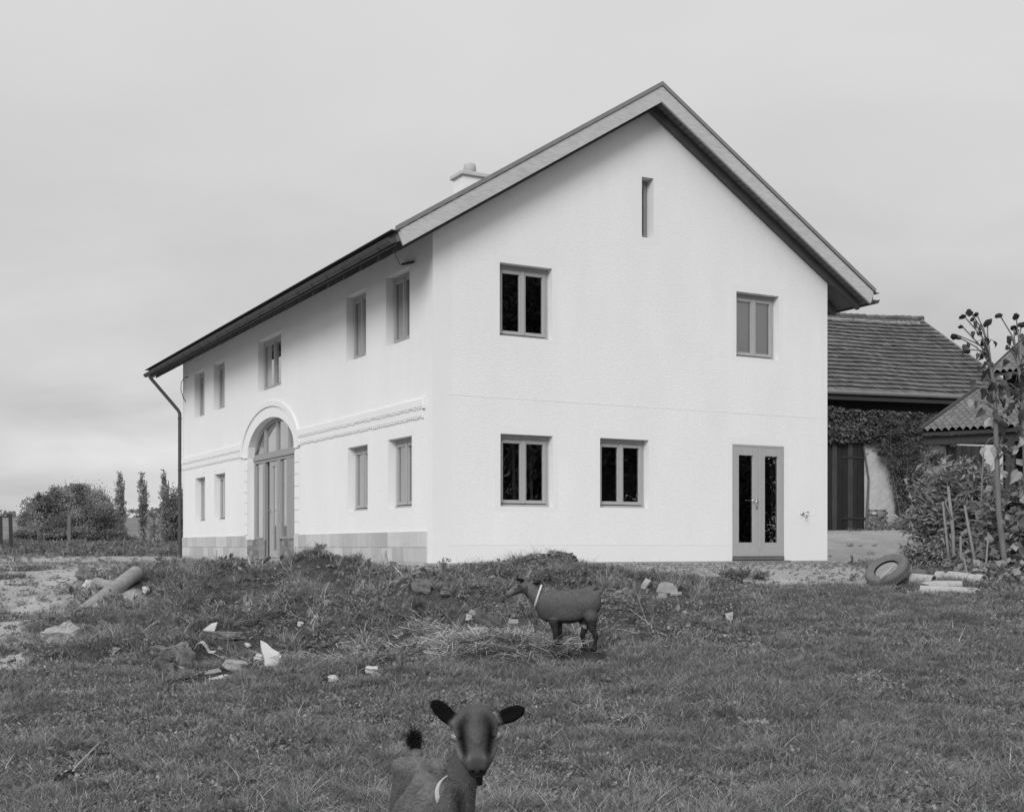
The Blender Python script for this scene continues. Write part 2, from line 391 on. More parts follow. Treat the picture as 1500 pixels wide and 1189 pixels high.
# plinth of concrete blocks along the side, with open mortar joints
def plinth():
    r = random.Random(3); m_pl = mat('plinth_blocks', .50, .95, var=.16, scale=3.5, stretch=(1, 1, .3), bump=.3, bscale=70, spec=.1, attr=True, var2=.08, scale2=12)
    for (s0, s1) in ((.2, AC - AH - .02), (AC + AH + .1, GL - .02)):
        mb = MB()
        for (z0, z1, bw, pr) in ((-.12, zc(-.285), 30, .035), (zc(-.285), zc(-.02), .5, .03), (zc(-.02), zc(.262), .5, .03)):
            if bw > 9:
                mb.box((-pr, s0, z0), (-.001, s1, z1), 0, .92); continue
            s = s0 + (.0 if z0 < zc(-.1) else .22) - .5
            while s < s1:
                a, b = max(s, s0) + .006, min(s + bw, s1) - .006
                if b - a > .03: mb.box((-pr - r.uniform(0, .004), a, z0 + .006), (-.002, b, z1 - .006), 0, r.uniform(.82, 1.12))
                s += bw
            mb.box((-pr + .008, s0, z0 + .001), (-.0015, s1, z1 - .001), 1)
        mb.build('plinth', [m_pl, M_MORTAR], house)
    for (s0, s1) in ((AC - AH - .0, 8.144), (9.916, AC + AH + .09)):
        z = 0; k = 0; pb = MB()
        while z < zc(.15):
            h = min(.115, zc(.165) - z)
            y = s0; off = (k % 2) * .12
            cuts = [s0] + [q for q in np.arange(s0 + .12 + off, s1 - .05, .25)] + [s1]
            for a, b in zip(cuts, cuts[1:]): pb.box((.0 - r.uniform(.0, .006), a + .004, z + .004), (.155, b - .004, z + h - .003), 0, r.uniform(.6, 1.35))
            z += h; k += 1
        pb.box((.006, s0 + .003, .0), (.15, s1 - .003, zc(.158)), 1)
        pb.build('brick_pier', [mat('pier_bricks', .25, .95, var=.3, scale=7, bump=.4, bscale=50, attr=True), mat('pier_mortar', .33, .95, var=.2, scale=9)], house)
    fb = MB(); fb.box((-.16, -.12, -.1), (GW + .1, -.001, .045), 0); 
    fb.build('footing', mat('footing_concrete', .3, .95, var=.3, scale=4, bump=.5, bscale=30), house)
plinth()

# cornice along the side, in two stepped bands with toothed lower edges
def cornice():
    r = random.Random(5)
    for (s0, s1) in ((.30, 6.93), (11.32, GL - .01)):
        mb = MB()
        for (z0, z1, pr, ins) in ((zc(2.385), zc(2.535), .055, 0), (zc(2.225), zc(2.384), .03, .06)):
            a, b = s0 + ins, s1 - (ins if s1 < 8 else 0)
            mb.box((-pr, a, z0 + .02), (-.0005, b, z1))
            s = a
            while s < b - .03:
                w = r.uniform(.05, .075); mb.box((-pr - .0, s, z0 - r.uniform(0, .02)), (-.001, min(s + w, b), z0 + .0195)); s += w + r.uniform(.03, .05)
        mb.prism([(-.055, s0, zc(2.536)), (-.0005, s0, zc(2.536)), (-.0005, s0, zc(2.575))], (0, s1 - s0, 0))
        mb.build('cornice', M_SMOOTH, house, bevel=.006)
    ab = MB(); N = 48; c, h, sp, ri = 9.1, 2.2, zc(2.2), 1.14
    def ring(h0, r0, h1, r1, pr, lo=0.0, cc=c, c0=c):
        for i in range(N):
            t0, t1 = math.pi * i / N, math.pi * (i + 1) / N
            o0, o1 = [(cc - h1 * math.cos(t), sp + r1 * math.sin(t)) for t in (t0, t1)]
            i0, i1 = [(c0 - h0 * math.cos(t), (ASP if lo else sp) + r0 * math.sin(t)) for t in (t0, t1)]
            ab.quad((-pr, o0[0], o0[1]), (-pr, i0[0], i0[1]), (-pr, i1[0], i1[1]), (-pr, o1[0], o1[1]))
            ab.quad((-pr, o0[0], o0[1]), (-pr, o1[0], o1[1]), (0, o1[0], o1[1]), (0, o0[0], o0[1]))
            ab.quad((-pr, i0[0], i0[1]), (0, i0[0], i0[1]), (0, i1[0], i1[1]), (-pr, i1[0], i1[1]))
    ring(AH + .002, ARI + .002, 2.13, 1.06, .016, 1, c, AC)
    ring(2.13, 1.06, 2.25, 1.18, .05)
    # jambs of the surround with shallow coursing grooves
    for s0, s1 in ((AC - AH - .30, AC - AH - .002), (AC + AH + .002, AC + AH + .30)):
        z = zc(.275); k = 0
        while z < zc(2.10):
            hh = .262; ab.box((-.014, s0, z), (-.0006, s1, min(z + hh - .010, zc(2.19)))); z += hh; k += 1
        ab.box((-.035, s0 - .03 if s1 < AC else s0, zc(2.16)), (-.0006, s1 if s1 < AC else s1 + .03, zc(2.20)))
    ab.build('arch_surround', M_SMOOTH, house, bevel=.008)
cornice()

def window(parent, o, axis_, sashes=2, setb=SETB, bar=.055, name='window', blind_panel=None, dark=False):
    """frame with its sashes and panes; axis_ 'g' gable (faces -y), 's' side (faces -x)"""
    a0, a1, z0, z1 = o
    def P(a, d, z): return (a, d, z) if axis_ == 'g' else (d, a, z)
    def bx(mb, aa, ab, da, db, za, zb, m=0):
        p, q = P(aa, da, za), P(ab, db, zb); mb.box([min(x, y) for x, y in zip(p, q)], [max(x, y) for x, y in zip(p, q)], m)
    fm = M_WOODD if dark else M_WOOD
    mb = MB(); d0, d1 = setb, setb + .07; ft, fs_ = .085, .06
    bx(mb, a0, a1, d0, d1, z1 - ft, z1); bx(mb, a0, a0 + fs_, d0, d1, z0 + .045, z1 - ft); bx(mb, a1 - fs_, a1, d0, d1, z0 + .045, z1 - ft)
    bx(mb, a0, a1, d0 - .03, d1, z0 - .012, z0 + .043, 0); bx(mb, a0 + fs_, a1 - fs_, d0 - .004, d1, z0 + .043, z0 + .058, 1)
    w = mb.build(name, [fm, M_SEAL], parent, bevel=.004)
    n = sashes; W_ = (a1 - a0 - 2 * fs_) / n
    for i in range(n):
        b0, b1 = a0 + fs_ + i * W_ + .003, a0 + fs_ + (i + 1) * W_ - .003; zb, zt = z0 + .060, z1 - ft - .004
        sb = MB(); s0, s1 = d0 - .022, d0 + .045; k = min(bar, W_ * .3)
        bx(sb, b0, b0 + k, s0, s1, zb, zt); bx(sb, b1 - k, b1, s0, s1, zb, zt); bx(sb, b0 + k, b1 - k, s0, s1, zt - bar, zt); bx(sb, b0 + k, b1 - k, s0, s1, zb, zb + bar)
        if n == 2 and i == 1: bx(sb, b0 - .035, b0 + .028, s0 - .018, s0 - .0005, zb, zt)
        sb.build('sash', fm, w, bevel=.004)
        pb = MB(); pq = [P(b0 + k, d0 + .012, zb + bar), P(b1 - k, d0 + .012, zb + bar), P(b1 - k, d0 + .012, zt - bar), P(b0 + k, d0 + .012, zt - bar)]; pb.quad(*(pq if axis_ == 'g' else pq[::-1]))
        pb.build('pane', GLASS, w)
    if blind_panel:
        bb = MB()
        for (f0, f1, g0, g1_) in blind_panel:
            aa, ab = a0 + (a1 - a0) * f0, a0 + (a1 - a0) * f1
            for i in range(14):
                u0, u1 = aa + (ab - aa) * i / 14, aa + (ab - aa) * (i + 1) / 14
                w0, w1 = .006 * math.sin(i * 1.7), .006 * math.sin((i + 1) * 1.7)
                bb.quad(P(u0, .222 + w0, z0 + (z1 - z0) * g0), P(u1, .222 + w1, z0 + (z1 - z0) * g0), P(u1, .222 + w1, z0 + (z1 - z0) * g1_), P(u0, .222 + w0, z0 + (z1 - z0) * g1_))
        bb.build('blind_panel', M_PANEL, w)
    return w
for i, o in enumerate(g_open[:5]):
    window(house, o, 'g', sashes=1 if i == 2 else 2, setb=.21 if i == 2 else SETB, bar=.04 if i == 2 else .06, blind_panel=[(0.0, 1.0, 0.0, 1.0)] if i == 1 else None, dark=(i == 2))
for i, o in enumerate(s_open):
    window(house, o, 's', blind_panel=[(.45, 1., .0, .45)] if i == 2 else None)  # wide window gets an added white half panel, standing in for reflected sky

def gable_door():
    a0, a1, z0, z1 = g_open[5]; z0 = zc(-.20)
    fr = MB()
    fr.box((a0 + .002, .0, z1 - .04), (a1 - .002, .08, z1 - .002)); fr.box((a0 + .002, .0, z0), (a0 + .04, .08, z1 - .04)); fr.box((a1 - .04, .0, z0), (a1 - .002, .08, z1 - .04))
    d = fr.build('double_door', M_WOOD, house, bevel=.004)
    mid = (a0 + a1) / 2 + .02
    for k, (b0, b1) in enumerate(((a0 + .043, mid - .002), (mid + .002, a1 - .043))):
        lf = MB(); zb, zt = z0 + .005, z1 - .045; y0, y1 = -.006, .055
        l, r_ = (.115, .155) if k == 0 else (.135, .12)
        lf.box((b0, y0, zb), (b0 + l, y1, zt)); lf.box((b1 - r_, y0, zb), (b1, y1, zt))
        lf.box((b0 + l, y0 + .003, zt - .165), (b1 - r_, y1, zt)); lf.box((b0 + l, y0 + .003, zb), (b1 - r_, y1, zb + .27))
        lf.box((b0, y0 - .018, zb), (b1, y0 - .001, zb + .115))
        if k: lf.box((b0 - .03, y0 - .016, zb + .118), (b0 + .035, y0 - .001, zt))
        q = lf.build('leaf', M_WOOD, d, bevel=.004)
        pb = MB(); pb.quad((b0 + l, .03, zb + .27), (b1 - r_, .03, zb + .27), (b1 - r_, .03, zt - .165), (b0 + l, .03, zt - .165)); pb.build('pane', GLASS, d)
    hd = MB(); hx = mid - .075; hz = zc(.90)
    hd.box((hx - .02, -.016, hz - .17), (hx + .02, -.0065, hz + .05)); hd.tube([(hx, -.012, hz), (hx, -.055, hz), (hx - .02, -.065, hz), (hx - .17, -.065, hz)], .011, 8)
    hd.tube([(hx, -.015, hz - .1), (hx, -.032, hz - .1)], .016, 8)
    hd.build('door_handle', M_STEEL, d, smooth=True)
    st = MB(); st.box((a0 + .01, -.02, zc(-.262)), (a1 - .01, .30, z0 - .004), 0); st.box((a0 + .02, -.17, -.1), (a1 + .02, -.015, zc(-.275)), 1)
    st.build('door_step', [mat('step_dark', .14, .9, var=.3, scale=6), mat('step_stone', .2, .9, var=.4, scale=6, bump=.5, bscale=30)], d)
    tp = MB(); tx, tz = 8.141, zc(.66)
    tp.tube([(tx, 0, tz), (tx, -.03, tz)], .035, 10); tp.tube([(tx, -.03, tz), (tx, -.10, tz), (tx + .02, -.12, tz - .03), (tx + .03, -.12, tz - .10)], .013, 8)
    tp.tube([(tx + .02, -.07, tz + .01), (tx + .09, -.075, tz + .03)], .010, 6); tp.tube([(tx + .09, -.075, tz + .03), (tx + .115, -.075, tz + .02)], .016, 6)
    tp.build('water_tap', M_STEEL, house, smooth=True)
gable_door()

def portal():
    off = .16; T0, T1 = zc(2.085), zc(2.18)
    mb = MB(); A0, A1 = AC - AH + .0, AC + AH - .0
    def bx(b, s0, s1, z0, z1, d0=off, d1=off + .09, m=0): b.box((d0, s0, z0), (d1, s1, z1), m)
    bx(mb, A0, A1, T0, T1, off - .03); bx(mb, A0 + .02, A1 - .02, T1 + .0005, T1 + .06, off); bx(mb, A0 + .02, A1 - .02, T0 - .07, T0 - .0005, off)
    zl = zc(.172)
    bx(mb, 10.74, A1, zl, T0 - .07); bx(mb, 9.95, 10.12, zc(-.27), T0 - .07); bx(mb, 8.80, 8.95, zc(-.27), T0 - .07, off - .01); bx(mb, 8.10, 8.30, zl, T0 - .07); bx(mb, A0, 8.10, zl, T0 - .07, off + .01)
    bx(mb, 10.12, 10.74, zl, zl + .05, off - .02); bx(mb, 8.30, 8.80, zl, zl + .05, off - .02)
    bx(mb, 9.65, 9.95, zc(-.27), T0 - .07, off + .10, off + .16, 1)  # strip toned darker than the frame, shade of the recess put into its colour
    N = 30; p = [(A0 + .03 + (A1 - A0 - .06) * i / N) for i in range(N + 1)]
    for a, b in zip(p, p[1:]):                   # the curved head of the frame
        za, zb_ = arch_z(a) - .002, arch_z(b) - .002
        ia, ib = max(T1 + .06, arch_z(a, h=AH - .09, ri=ARI - .08) if abs(a - AC) < AH - .09 else T1 + .06), max(T1 + .06, arch_z(b, h=AH - .09, ri=ARI - .08) if abs(b - AC) < AH - .09 else T1 + .06)
        if za < T1 + .06 and zb_ < T1 + .06: continue
        vs = [(off, a, ia), (off, b, ib), (off, b, max(zb_, ib)), (off, a, max(za, ia))]
        mb.prism(vs, (.08, 0, 0), 0)
    for s in (9.97, 9.05, 8.17): bx(mb, s - .05, s + .05, T1 + .06, arch_z(s) - .07, off + .004, off + .07)
    d = mb.build('arched_entrance', [mat('oak_frame', .31, .6, var=.12, scale=8, stretch=(6, 6, .6)), mat('shaded_recess_wood', .10, .6, var=.15, scale=8, stretch=(6, 6, .6))], house, bevel=.004)
    lf = MB(); z0 = zc(-.265)
    lf.box((off + .02, 9.41, z0), (off + .08, 9.645, T0 - .075)); lf.box((off + .02, 8.955, z0), (off + .08, 9.12, T0 - .075)); lf.box((off + .022, 9.12, z0), (off + .08, 9.41, zc(-.086))); lf.box((off + .022, 9.12, T0 - .2), (off + .08, 9.41, T0 - .075))
    lf.build('leaf', M_WOOD, d, bevel=.004)
    hb = MB(); hb.tube([(off + .02, 9.55, zc(.85)), (off - .03, 9.55, zc(.85)), (off - .035, 9.45, zc(.85))], .011, 8); hb.build('door_handle', M_STEEL, d, smooth=True)
    for (s0, s1, za, zb_) in ((10.12, 10.74, zl + .05, T0 - .07), (8.30, 8.80, zl + .05, T0 - .07), (9.12, 9.41, zc(-.086), T0 - .2)):
        pb = MB(); pb.quad((off + .05, s1, za), (off + .05, s0, za), (off + .05, s0, zb_), (off + .05, s1, zb_)); pb.build('pane', GLASS, d)
    fan = MB(); q = [A0 + .02 + (A1 - A0 - .04) * i / 30 for i in range(31)]
    for a, b in zip(q, q[1:]):
        fan.quad((off + .045, b, T1 + .05), (off + .045, a, T1 + .05), (off + .045, a, max(T1 + .05, arch_z(a) - .03)), (off + .045, b, max(T1 + .05, arch_z(b) - .03)))
    fan.build('fanlight_pane', GLASS, d)
    bl = MB(); bl.box((off + .12, 10.1, zc(.1)), (off + .13, 10.8, T0)); bl.build('blind_panel', mat('grey_blind', .3, .9), d); bl = MB(); bl.box((off + .12, 8.05, zc(.1)), (off + .13, 8.3, T0)); bl.build('blind_panel', mat('grey_blind', .3, .9), d)
    st = MB(); st.box((.0, 8.15, -.02), (.40, 9.91, zc(-.275))); st.build('door_step', M_CONC, d)
portal()

def house_roof():
    e, y0, y1 = EV, -OVN, GL + OVF
    zt0, zt1 = .16, .335
    def Z(t, k): return roofz(t) + k if 0 <= t <= GW else WT - PIT * (-t if t < 0 else t - GW) + k
    mb = MB(); apex = GW / 2
    # slab: tiles over boards
    for sg in (0, 1):
        te = -e if sg == 0 else GW + e
        poly = [(te, y0 + .055, Z(te, zt0)), (apex, y0 + .055, Z(apex, zt0)), (apex, y0 + .055, Z(apex, zt1)), (te, y0 + .055, Z(te, zt1))]
        if sg: poly.reverse()
        mb.prism(poly, (0, y1 - y0 - .11, 0), 0)
        nb = 12                                    # lapped tile courses on top
        for i in range(nb * 2):
            ta, tb = te + (apex - te) * i / (nb * 2), te + (apex - te) * (i + 1) / (nb * 2)
            poly = [(ta, y0 + .01, Z(ta, zt1 + .001)), (tb, y0 + .01, Z(tb, zt1 + .001)), (tb, y0 + .01, Z(tb, zt1 + .012)), (ta, y0 + .01, Z(ta, zt1 + .035))]
            if sg: poly.reverse()
            mb.prism(poly, (0, y1 - y0 - .02, 0), 1)
    mb.tube([(apex, y0 + .03, Z(apex, zt1 + .0)), (apex, y1, Z(apex, zt1 + .0))], .06, 10, 1)
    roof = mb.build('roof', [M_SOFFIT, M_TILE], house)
    # soffit board joints
    jb = MB()
    for sg in (0, 1):
        te = -e if sg == 0 else GW + e; n = 46
        jb = MB()
        for i in range(1, n):
            t = te + (apex - te) * i / n
            for (ya, yb) in ((y0 + .06, -.13),): jb.box((t - .004, ya, Z(t, zt0) - .006), (t + .004, yb, Z(t, zt0) - .0005))
        jb.build('soffit_joint', M_SEAL, roof)
    # barge boards and their metal verge strip
    for sg in (0, 1):
        te = -e if sg == 0 else GW + e
        for (yy, sn) in ((y0, 1), (y1 - .05, 1)):
            bb = MB(); dx = .07 if sg == 0 else -.07
            poly = [(te + dx * 1.6, yy, Z(te + dx * 1.6, .055)), (apex, yy, Z(apex, .055)), (apex, yy, Z(apex, .345)), (te + dx * .2, yy, Z(te + dx * .2, .345))]
            if sg: poly.reverse()
            bb.prism(poly, (0, .05, 0)); bb.build('barge_board', M_BARGE, roof, bevel=.004)
        vb = MB(); poly = [(te - .02 * (1 if sg == 0 else -1), y0 - .02, Z(te, .352)), (apex, y0 - .02, Z(apex, .352)), (apex, y0 - .02, Z(apex, .43)), (te - .02 * (1 if sg == 0 else -1), y0 - .02, Z(te, .43))]
        if sg: poly.reverse()
        vb.prism(poly, (0, .06, 0)); vb.build('verge_flashing', M_FLASH, roof)
        # rafters: one beside each gable wall and tails along the eaves
        s_ = -.14; k = 0
        pos = [-.125, GL + .02] + list(np.arange(.55, GL, .83))
        for s in pos:
            rb = MB(); lim = apex if (s < 0 or s > GL) else (0 if sg == 0 else GW)
            poly = [(te + (.1 if sg == 0 else -.1), s, Z(te + (.1 if sg == 0 else -.1), .0)), (lim, s, Z(lim, .0)), (lim, s, Z(lim, zt0 - .001)), (te + (.1 if sg == 0 else -.1), s, Z(te + (.1 if sg == 0 else -.1), zt0 - .001))]
            if sg: poly.reverse()
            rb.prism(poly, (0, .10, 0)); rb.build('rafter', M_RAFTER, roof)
        # gutter, half round, with brackets
        gx = te + (-.075 if sg == 0 else .075); gzc = Z(te, .215); gb = MB(); n = 10; ga, gb_ = y0 + .02, y1 + .02; rad = .072
        ring = [(gx + rad * math.cos(math.pi + math.pi * j / n), gzc + rad * math.sin(math.pi + math.pi * j / n)) for j in range(n + 1)]
        inner = [(gx + (rad - .006) * math.cos(math.pi + math.pi * j / n), gzc + (rad - .006) * math.sin(math.pi + math.pi * j / n)) for j in range(n + 1)]
        for j in range(n):
            p, q = ring[j], ring[j + 1]; gb.quad((p[0], ga, p[1]), (q[0], ga, q[1]), (q[0], gb_, q[1]), (p[0], gb_, p[1]))
            p, q = inner[j], inner[j + 1]; gb.quad((p[0], ga, p[1]), (p[0], gb_, p[1]), (q[0], gb_, q[1]), (q[0], ga, q[1]))
        for yy in (ga, gb_): gb.add([(p[0], yy, p[1]) for p in ring], [tuple(range(n + 1))])
        ox = gx - rad if sg == 0 else gx + rad
        gb.tube([(ox, ga, gzc + .004), (ox, gb_, gzc + .004)], .011, 6)
        g = gb.build('gutter', M_ZINC, house, smooth=False)
        for s in np.arange(.1, GL, .83):
            kb = MB(); kb.tube([(gx + (rad + .006) * math.cos(math.pi + math.pi * j / 8), s, gzc + (rad + .006) * math.sin(math.pi + math.pi * j / 8)) for j in range(9)], .009, 5)
            kb.build('bracket', M_ZINC, g)
        eb = MB(); eb.box((te - .012, y0 + .06, Z(te, zt0 - .03)), (te + .012, y1 - .06, Z(te, zt1 + .0))); eb.build('fascia', M_ZINC, roof)
        dz = MB(); dz.box((te - .11 if sg == 0 else te - .05, y0 - .015, Z(te, .345)), (te + .05 if sg == 0 else te + .11, y1 + .01, Z(te, .358))); dz.build('drip_edge', M_ZINC, roof)
    # downpipe
    dp = MB(); gx = -e - .075; zt = Z(-e, .215) - .06
    dp.tube([(gx, 17.46, zt + .02), (gx, 17.46, zt - .05), (gx + .03, 17.46, zt - .10), (-.13, 17.42, zc(4.0) - .02), (-.075, 17.42, zc(3.88)), (-.075, 17.42, zc(3.80)), (-.075, 17.42, -.1)], .05, 12)
    for z in (.5, 2.2, 3.7): dp.tube([(-.075, 17.42, zc(z)), (-.075, 17.42, zc(z) + .05)], .058, 12)
    dp.tube([(-.075, 17.42, -.1), (-.075, 17.42, .75)], .060, 12)
    dp.build('downpipe', M_ZINC, house, smooth=False)
    ch = MB(); t0, s0 = 4.16, 7.30
    ch.box((t0, s0, zc(7.6)), (t0 + .62, s0 + .52, zc(8.80)))
    c = ch.build('chimney', M_SMOOTH, roof)
    cp = MB(); cp.box((t0 - .07, s0 - .07, zc(8.80)), (t0 + .69, s0 + .59, zc(8.895)))
    cp.build('chimney_cap', mat('cap_concrete', .5, .9, var=.12, scale=6), roof, bevel=.01)
    po = MB(); po.tube([(t0 + .31, s0 + .26, zc(8.89)), (t0 + .31, s0 + .26, zc(9.12)), (t0 + .31, s0 + .26, zc(9.165)), (t0 + .31, s0 + .26, zc(9.175))], [.165, .145, .125, .08], 16)
    po.build('chimney_pot', mat('pot_clay', .42, .9, var=.15, scale=8), roof, smooth=True)
    cb = MB()
    cb.tube([(-.72, .10, zc(5.0)), (-.60, .2, zc(4.93)), (-.35, .6, zc(4.86)), (-.06, 1.2, zc(5.0))], .006, 5)
    cb.build('cable', M_BLACK, house, smooth=True); cb = MB()
    cb.tube([(-.03, 1.215, zc(5.02)), (-.05, .71, zc(4.955))], .022, 6)
    cb.build('cable', M_BLACK, house, smooth=True); cb = MB()
    cb.tube([(-.02, 16.70, zc(4.86)), (-.06, 16.9, zc(4.86)), (-.10, 17.15, zc(4.75)), (-.06, 17.34, zc(4.55)), (-.02, 17.2, zc(4.30)), (-.02, 16.95, zc(4.18))], .010, 5)
    cb.build('cable', M_BLACK, house, smooth=True)
house_roof()
# ================================================================== LEAVES AND TREES
def unit(n):
    v = RNG.normal(size=(n, 3)); return v / np.linalg.norm(v, axis=1, keepdims=True)
def leaf_arrays(P, size, aspect=.5, droop=0.0, sizevar=.35, up=0.0, face=None):
    n = len(P); a = unit(n); a[:, 2] = a[:, 2] * (1 - abs(droop)) - droop; a /= np.linalg.norm(a, axis=1, keepdims=True)
    nn = unit(n); nn[:, 2] += up
    if face is not None: nn = nn + np.asarray(face)
    b = np.cross(nn, a); b /= np.linalg.norm(b, axis=1, keepdims=True) + 1e-9
    L = size * (1 + sizevar * RNG.uniform(-1, 1, n))[:, None]
    c = np.cross(a, b) * L * .12
    V = np.stack([P, P + a * L * .5 + b * L * aspect * .5 + c, P + a * L, P + a * L * .5 - b * L * aspect * .5 + c], 1).reshape(-1, 3)
    return V, np.arange(4 * n).reshape(n, 4)
def cluster_points(clusters, n, sub=26, spread=.22, shell=.45):
    vols = np.array([abs(c[1][0] * c[1][1] * c[1][2]) ** .75 for c in clusters]); k = (vols / vols.sum() * n).astype(int)
    out = []; subs = []
    for (c, r), m in zip(clusters, k):
        if m < 1: continue
        c = np.array(c); r = np.array(r)
        d = unit(sub); rad = RNG.uniform(shell, 1, sub)[:, None]; sc = c + d * r * rad
        w = RNG.uniform(.4, 1.6, sub); w /= w.sum(); idx = RNG.choice(sub, m, p=w)
        sr = RNG.uniform(.6, 1.3, sub)
        out.append(sc[idx] + RNG.normal(size=(m, 3)) * (r * spread) * sr[idx][:, None]); subs.append(sc)
    return np.concatenate(out), np.concatenate(subs)
def foliage(name, clusters, n, size, material, parent=None, aspect=.5, sub=26, spread=.22, shell=.45, droop=0.0, vr=(.55, 1.35), zmin=None, up=0.0, base=None, face=None, soft=0):
    P, subs = cluster_points(clusters, n, sub, spread, shell)
    if zmin is not None: P = P[P[:, 2] > zmin]
    V, Fq = leaf_arrays(P, size, aspect, droop, up=up, face=face)
    tone = RNG.uniform(vr[0], vr[1], len(P)) if not soft else RNG.uniform(.8, 1.2, len(P)) * (1 + .55 * np.clip(2.2 * fbm(P[:, 0] * soft + P[:, 1] * .7 * soft, P[:, 2] * 1.3 * soft, 33, 3), -.8, .9))
    o = np_mesh(name, V, Fq, material, parent, val=tone)
    return o, subs
M_LEAF = mat('leaf', .24, .7, attr=True, spec=.25, trans=.25)
M_LEAFD = mat('dark_leaf', .20, .6, attr=True, spec=.3, trans=.2)
M_LEAFL = mat('pale_leaf', .27, .7, attr=True, spec=.25, trans=.3)
M_BARK = mat('bark', .12, .95, var=.4, scale=10, stretch=(3, 3, .5), bump=.6, bscale=30)
M_STEM = mat('green_stem', .16, .8, var=.25, scale=12, stretch=(2, 2, .5))
M_DRY = mat('dry_stalk', .33, .9, var=.25, scale=10, stretch=(3, 3, .4))
def tree(name, label, base, clusters, n, leaf, trunk_h, tr, group=None, m=None, sub=30, limbs=10, aspect=.6, cat='tree', spread=.2, vr=(.55, 1.35), shell=.45, soft=1.6):
    b = Vector(base); t = thing(name, label, cat, b, 0, group)
    cl = [((Vector(c) - b)[:], r) for c, r in clusters]
    o, subs = foliage('crown', cl, n, leaf, m or M_LEAF, t, sub=sub, aspect=aspect, spread=spread, vr=vr, shell=shell, soft=soft)
    mb = MB(); r = random.Random(int(base[0] * 10))
    top = Vector((r.uniform(-.1, .1) * trunk_h, 0, trunk_h))
    mb.tube([(0, 0, -.3), (0.02, 0, trunk_h * .3), top * .7, top], [tr * 1.25, tr, tr * .75, tr * .4], 8)
    for k in range(limbs):
        s = Vector(subs[r.randrange(len(subs))]); p0 = top * r.uniform(.35, 1.0); mid = p0.lerp(s, .55) + Vector((0, 0, .12 * (s - p0).length))
        mb.tube([p0, mid, s], [tr * .45, tr * .25, tr * .08], 5)
    mb.build('trunk', M_BARK, t, smooth=True)
    return t

# ---------------------------------------------- trees beyond the field, left of the house
def C(px, py, Y, rx, rz, ry=None): return (tuple(W(px, py, Y)), (rx, ry or rx, rz))
zb = lambda px, Y: (W(px, 0, Y).x, Y, g1(W(px, 0, Y).x, Y))
tree('field_tree', 'tall loose crowned tree at the outer end of the thicket by the fence posts', zb(78, 64), [C(64, 742, 64, .75, .7), C(80, 728, 64, .7, .55), C(95, 737, 64, .7, .7), C(47, 750, 64, .5, .35), C(72, 762, 64, 1.3, .9)], 17000, .11, 2.2, .16, 'thicket trees beyond the yard', M_LEAF)
tree('field_tree', 'feathery topped tree in the middle of the thicket behind the pale fence post', zb(115, 66), [C(112, 724, 66, .6, .45), C(121, 714, 66, .4, .28), C(138, 728, 66, .6, .5), C(150, 738, 66, .6, .5), C(104, 738, 66, .9, .7), C(124, 750, 66, 1.3, .9)], 17000, .10, 2.4, .15, 'thicket trees beyond the yard', M_LEAF, spread=.30, shell=.3)
tree('field_bush', 'broad dark rounded bush in front of the thicket', zb(140, 60), [C(140, 760, 60, .95, .72), C(112, 766, 60, 1.0, .6), C(130, 780, 60, 1.5, .4), C(90, 782, 60, 1.2, .35), C(50, 783, 60, .9, .35)], 60000, .075, .9, .14, 'thicket trees beyond the yard', M_LEAFD, sub=60, cat='bush', shell=.6)
tree('field_bush', 'low greyish bush at the house end of the thicket', zb(184, 63), [C(168, 778, 63, .5, .35), C(190, 789, 63, .6, .15), C(180, 790, 63, .8, .16)], 4000, .10, .8, .08, 'thicket trees beyond the yard', M_LEAF, cat='bush')
tree('field_bush', 'dark bush with pale leaf specks beside the downpipe', zb(257, 58), [C(256, 745, 58, .65, .8), C(262, 730, 58, .45, .6), C(250, 770, 58, .8, .8), C(262, 775, 58, .9, .8)], 9000, .095, 1.2, .07, 'thicket trees beyond the yard', M_LEAFD, cat='bush', vr=(.5, 2.2))
for px, lab in ((176, 'slim poplar nearest the thicket, half hidden by it'), (209, 'slim poplar standing free in the middle of the three'), (241, 'slim poplar nearest the white house wall')):
    Y = 112; b = zb(px, Y)
    cl = [C(px + math.sin(yy) * 1.2, yy, Y, .06 + .46 * math.sin(math.pi * min(1, (yy - 688) / 118)) ** .7, .40) for yy in range(696, 792, 6)]
    tree('poplar_tree', lab, b, cl, 3200, .16, 5.6, .09, 'three slim poplars on the skyline', M_LEAFL, limbs=26, spread=.26, sub=7, shell=.2)
# faint young trees by the poplars
tree('sapling', 'thin sparse sapling between the poplars', zb(226, 80), [C(226, 765, 80, .5, .7), C(222, 780, 80, .6, .5)], 420, .16, 1.6, .03, None, M_LEAFL, limbs=8)
# trees far off across the field
P_, _ = cluster_points([((-300 + 16 * i + RNG.uniform(-5, 5), 424 + RNG.uniform(-6, 6), 8.2 + RNG.uniform(.5, 2.2)), (9, 5, 2.2 + RNG.uniform(0, 1.6))) for i in range(24)], 9000)
V_, F_ = leaf_arrays(P_, 1.6, .7); tag(np_mesh('treeline', V_, F_, M_LEAF, val=RNG.uniform(.6, 1.2, len(P_))), 'far dark line of woods on the rise across the field', 'woods', kind='stuff')
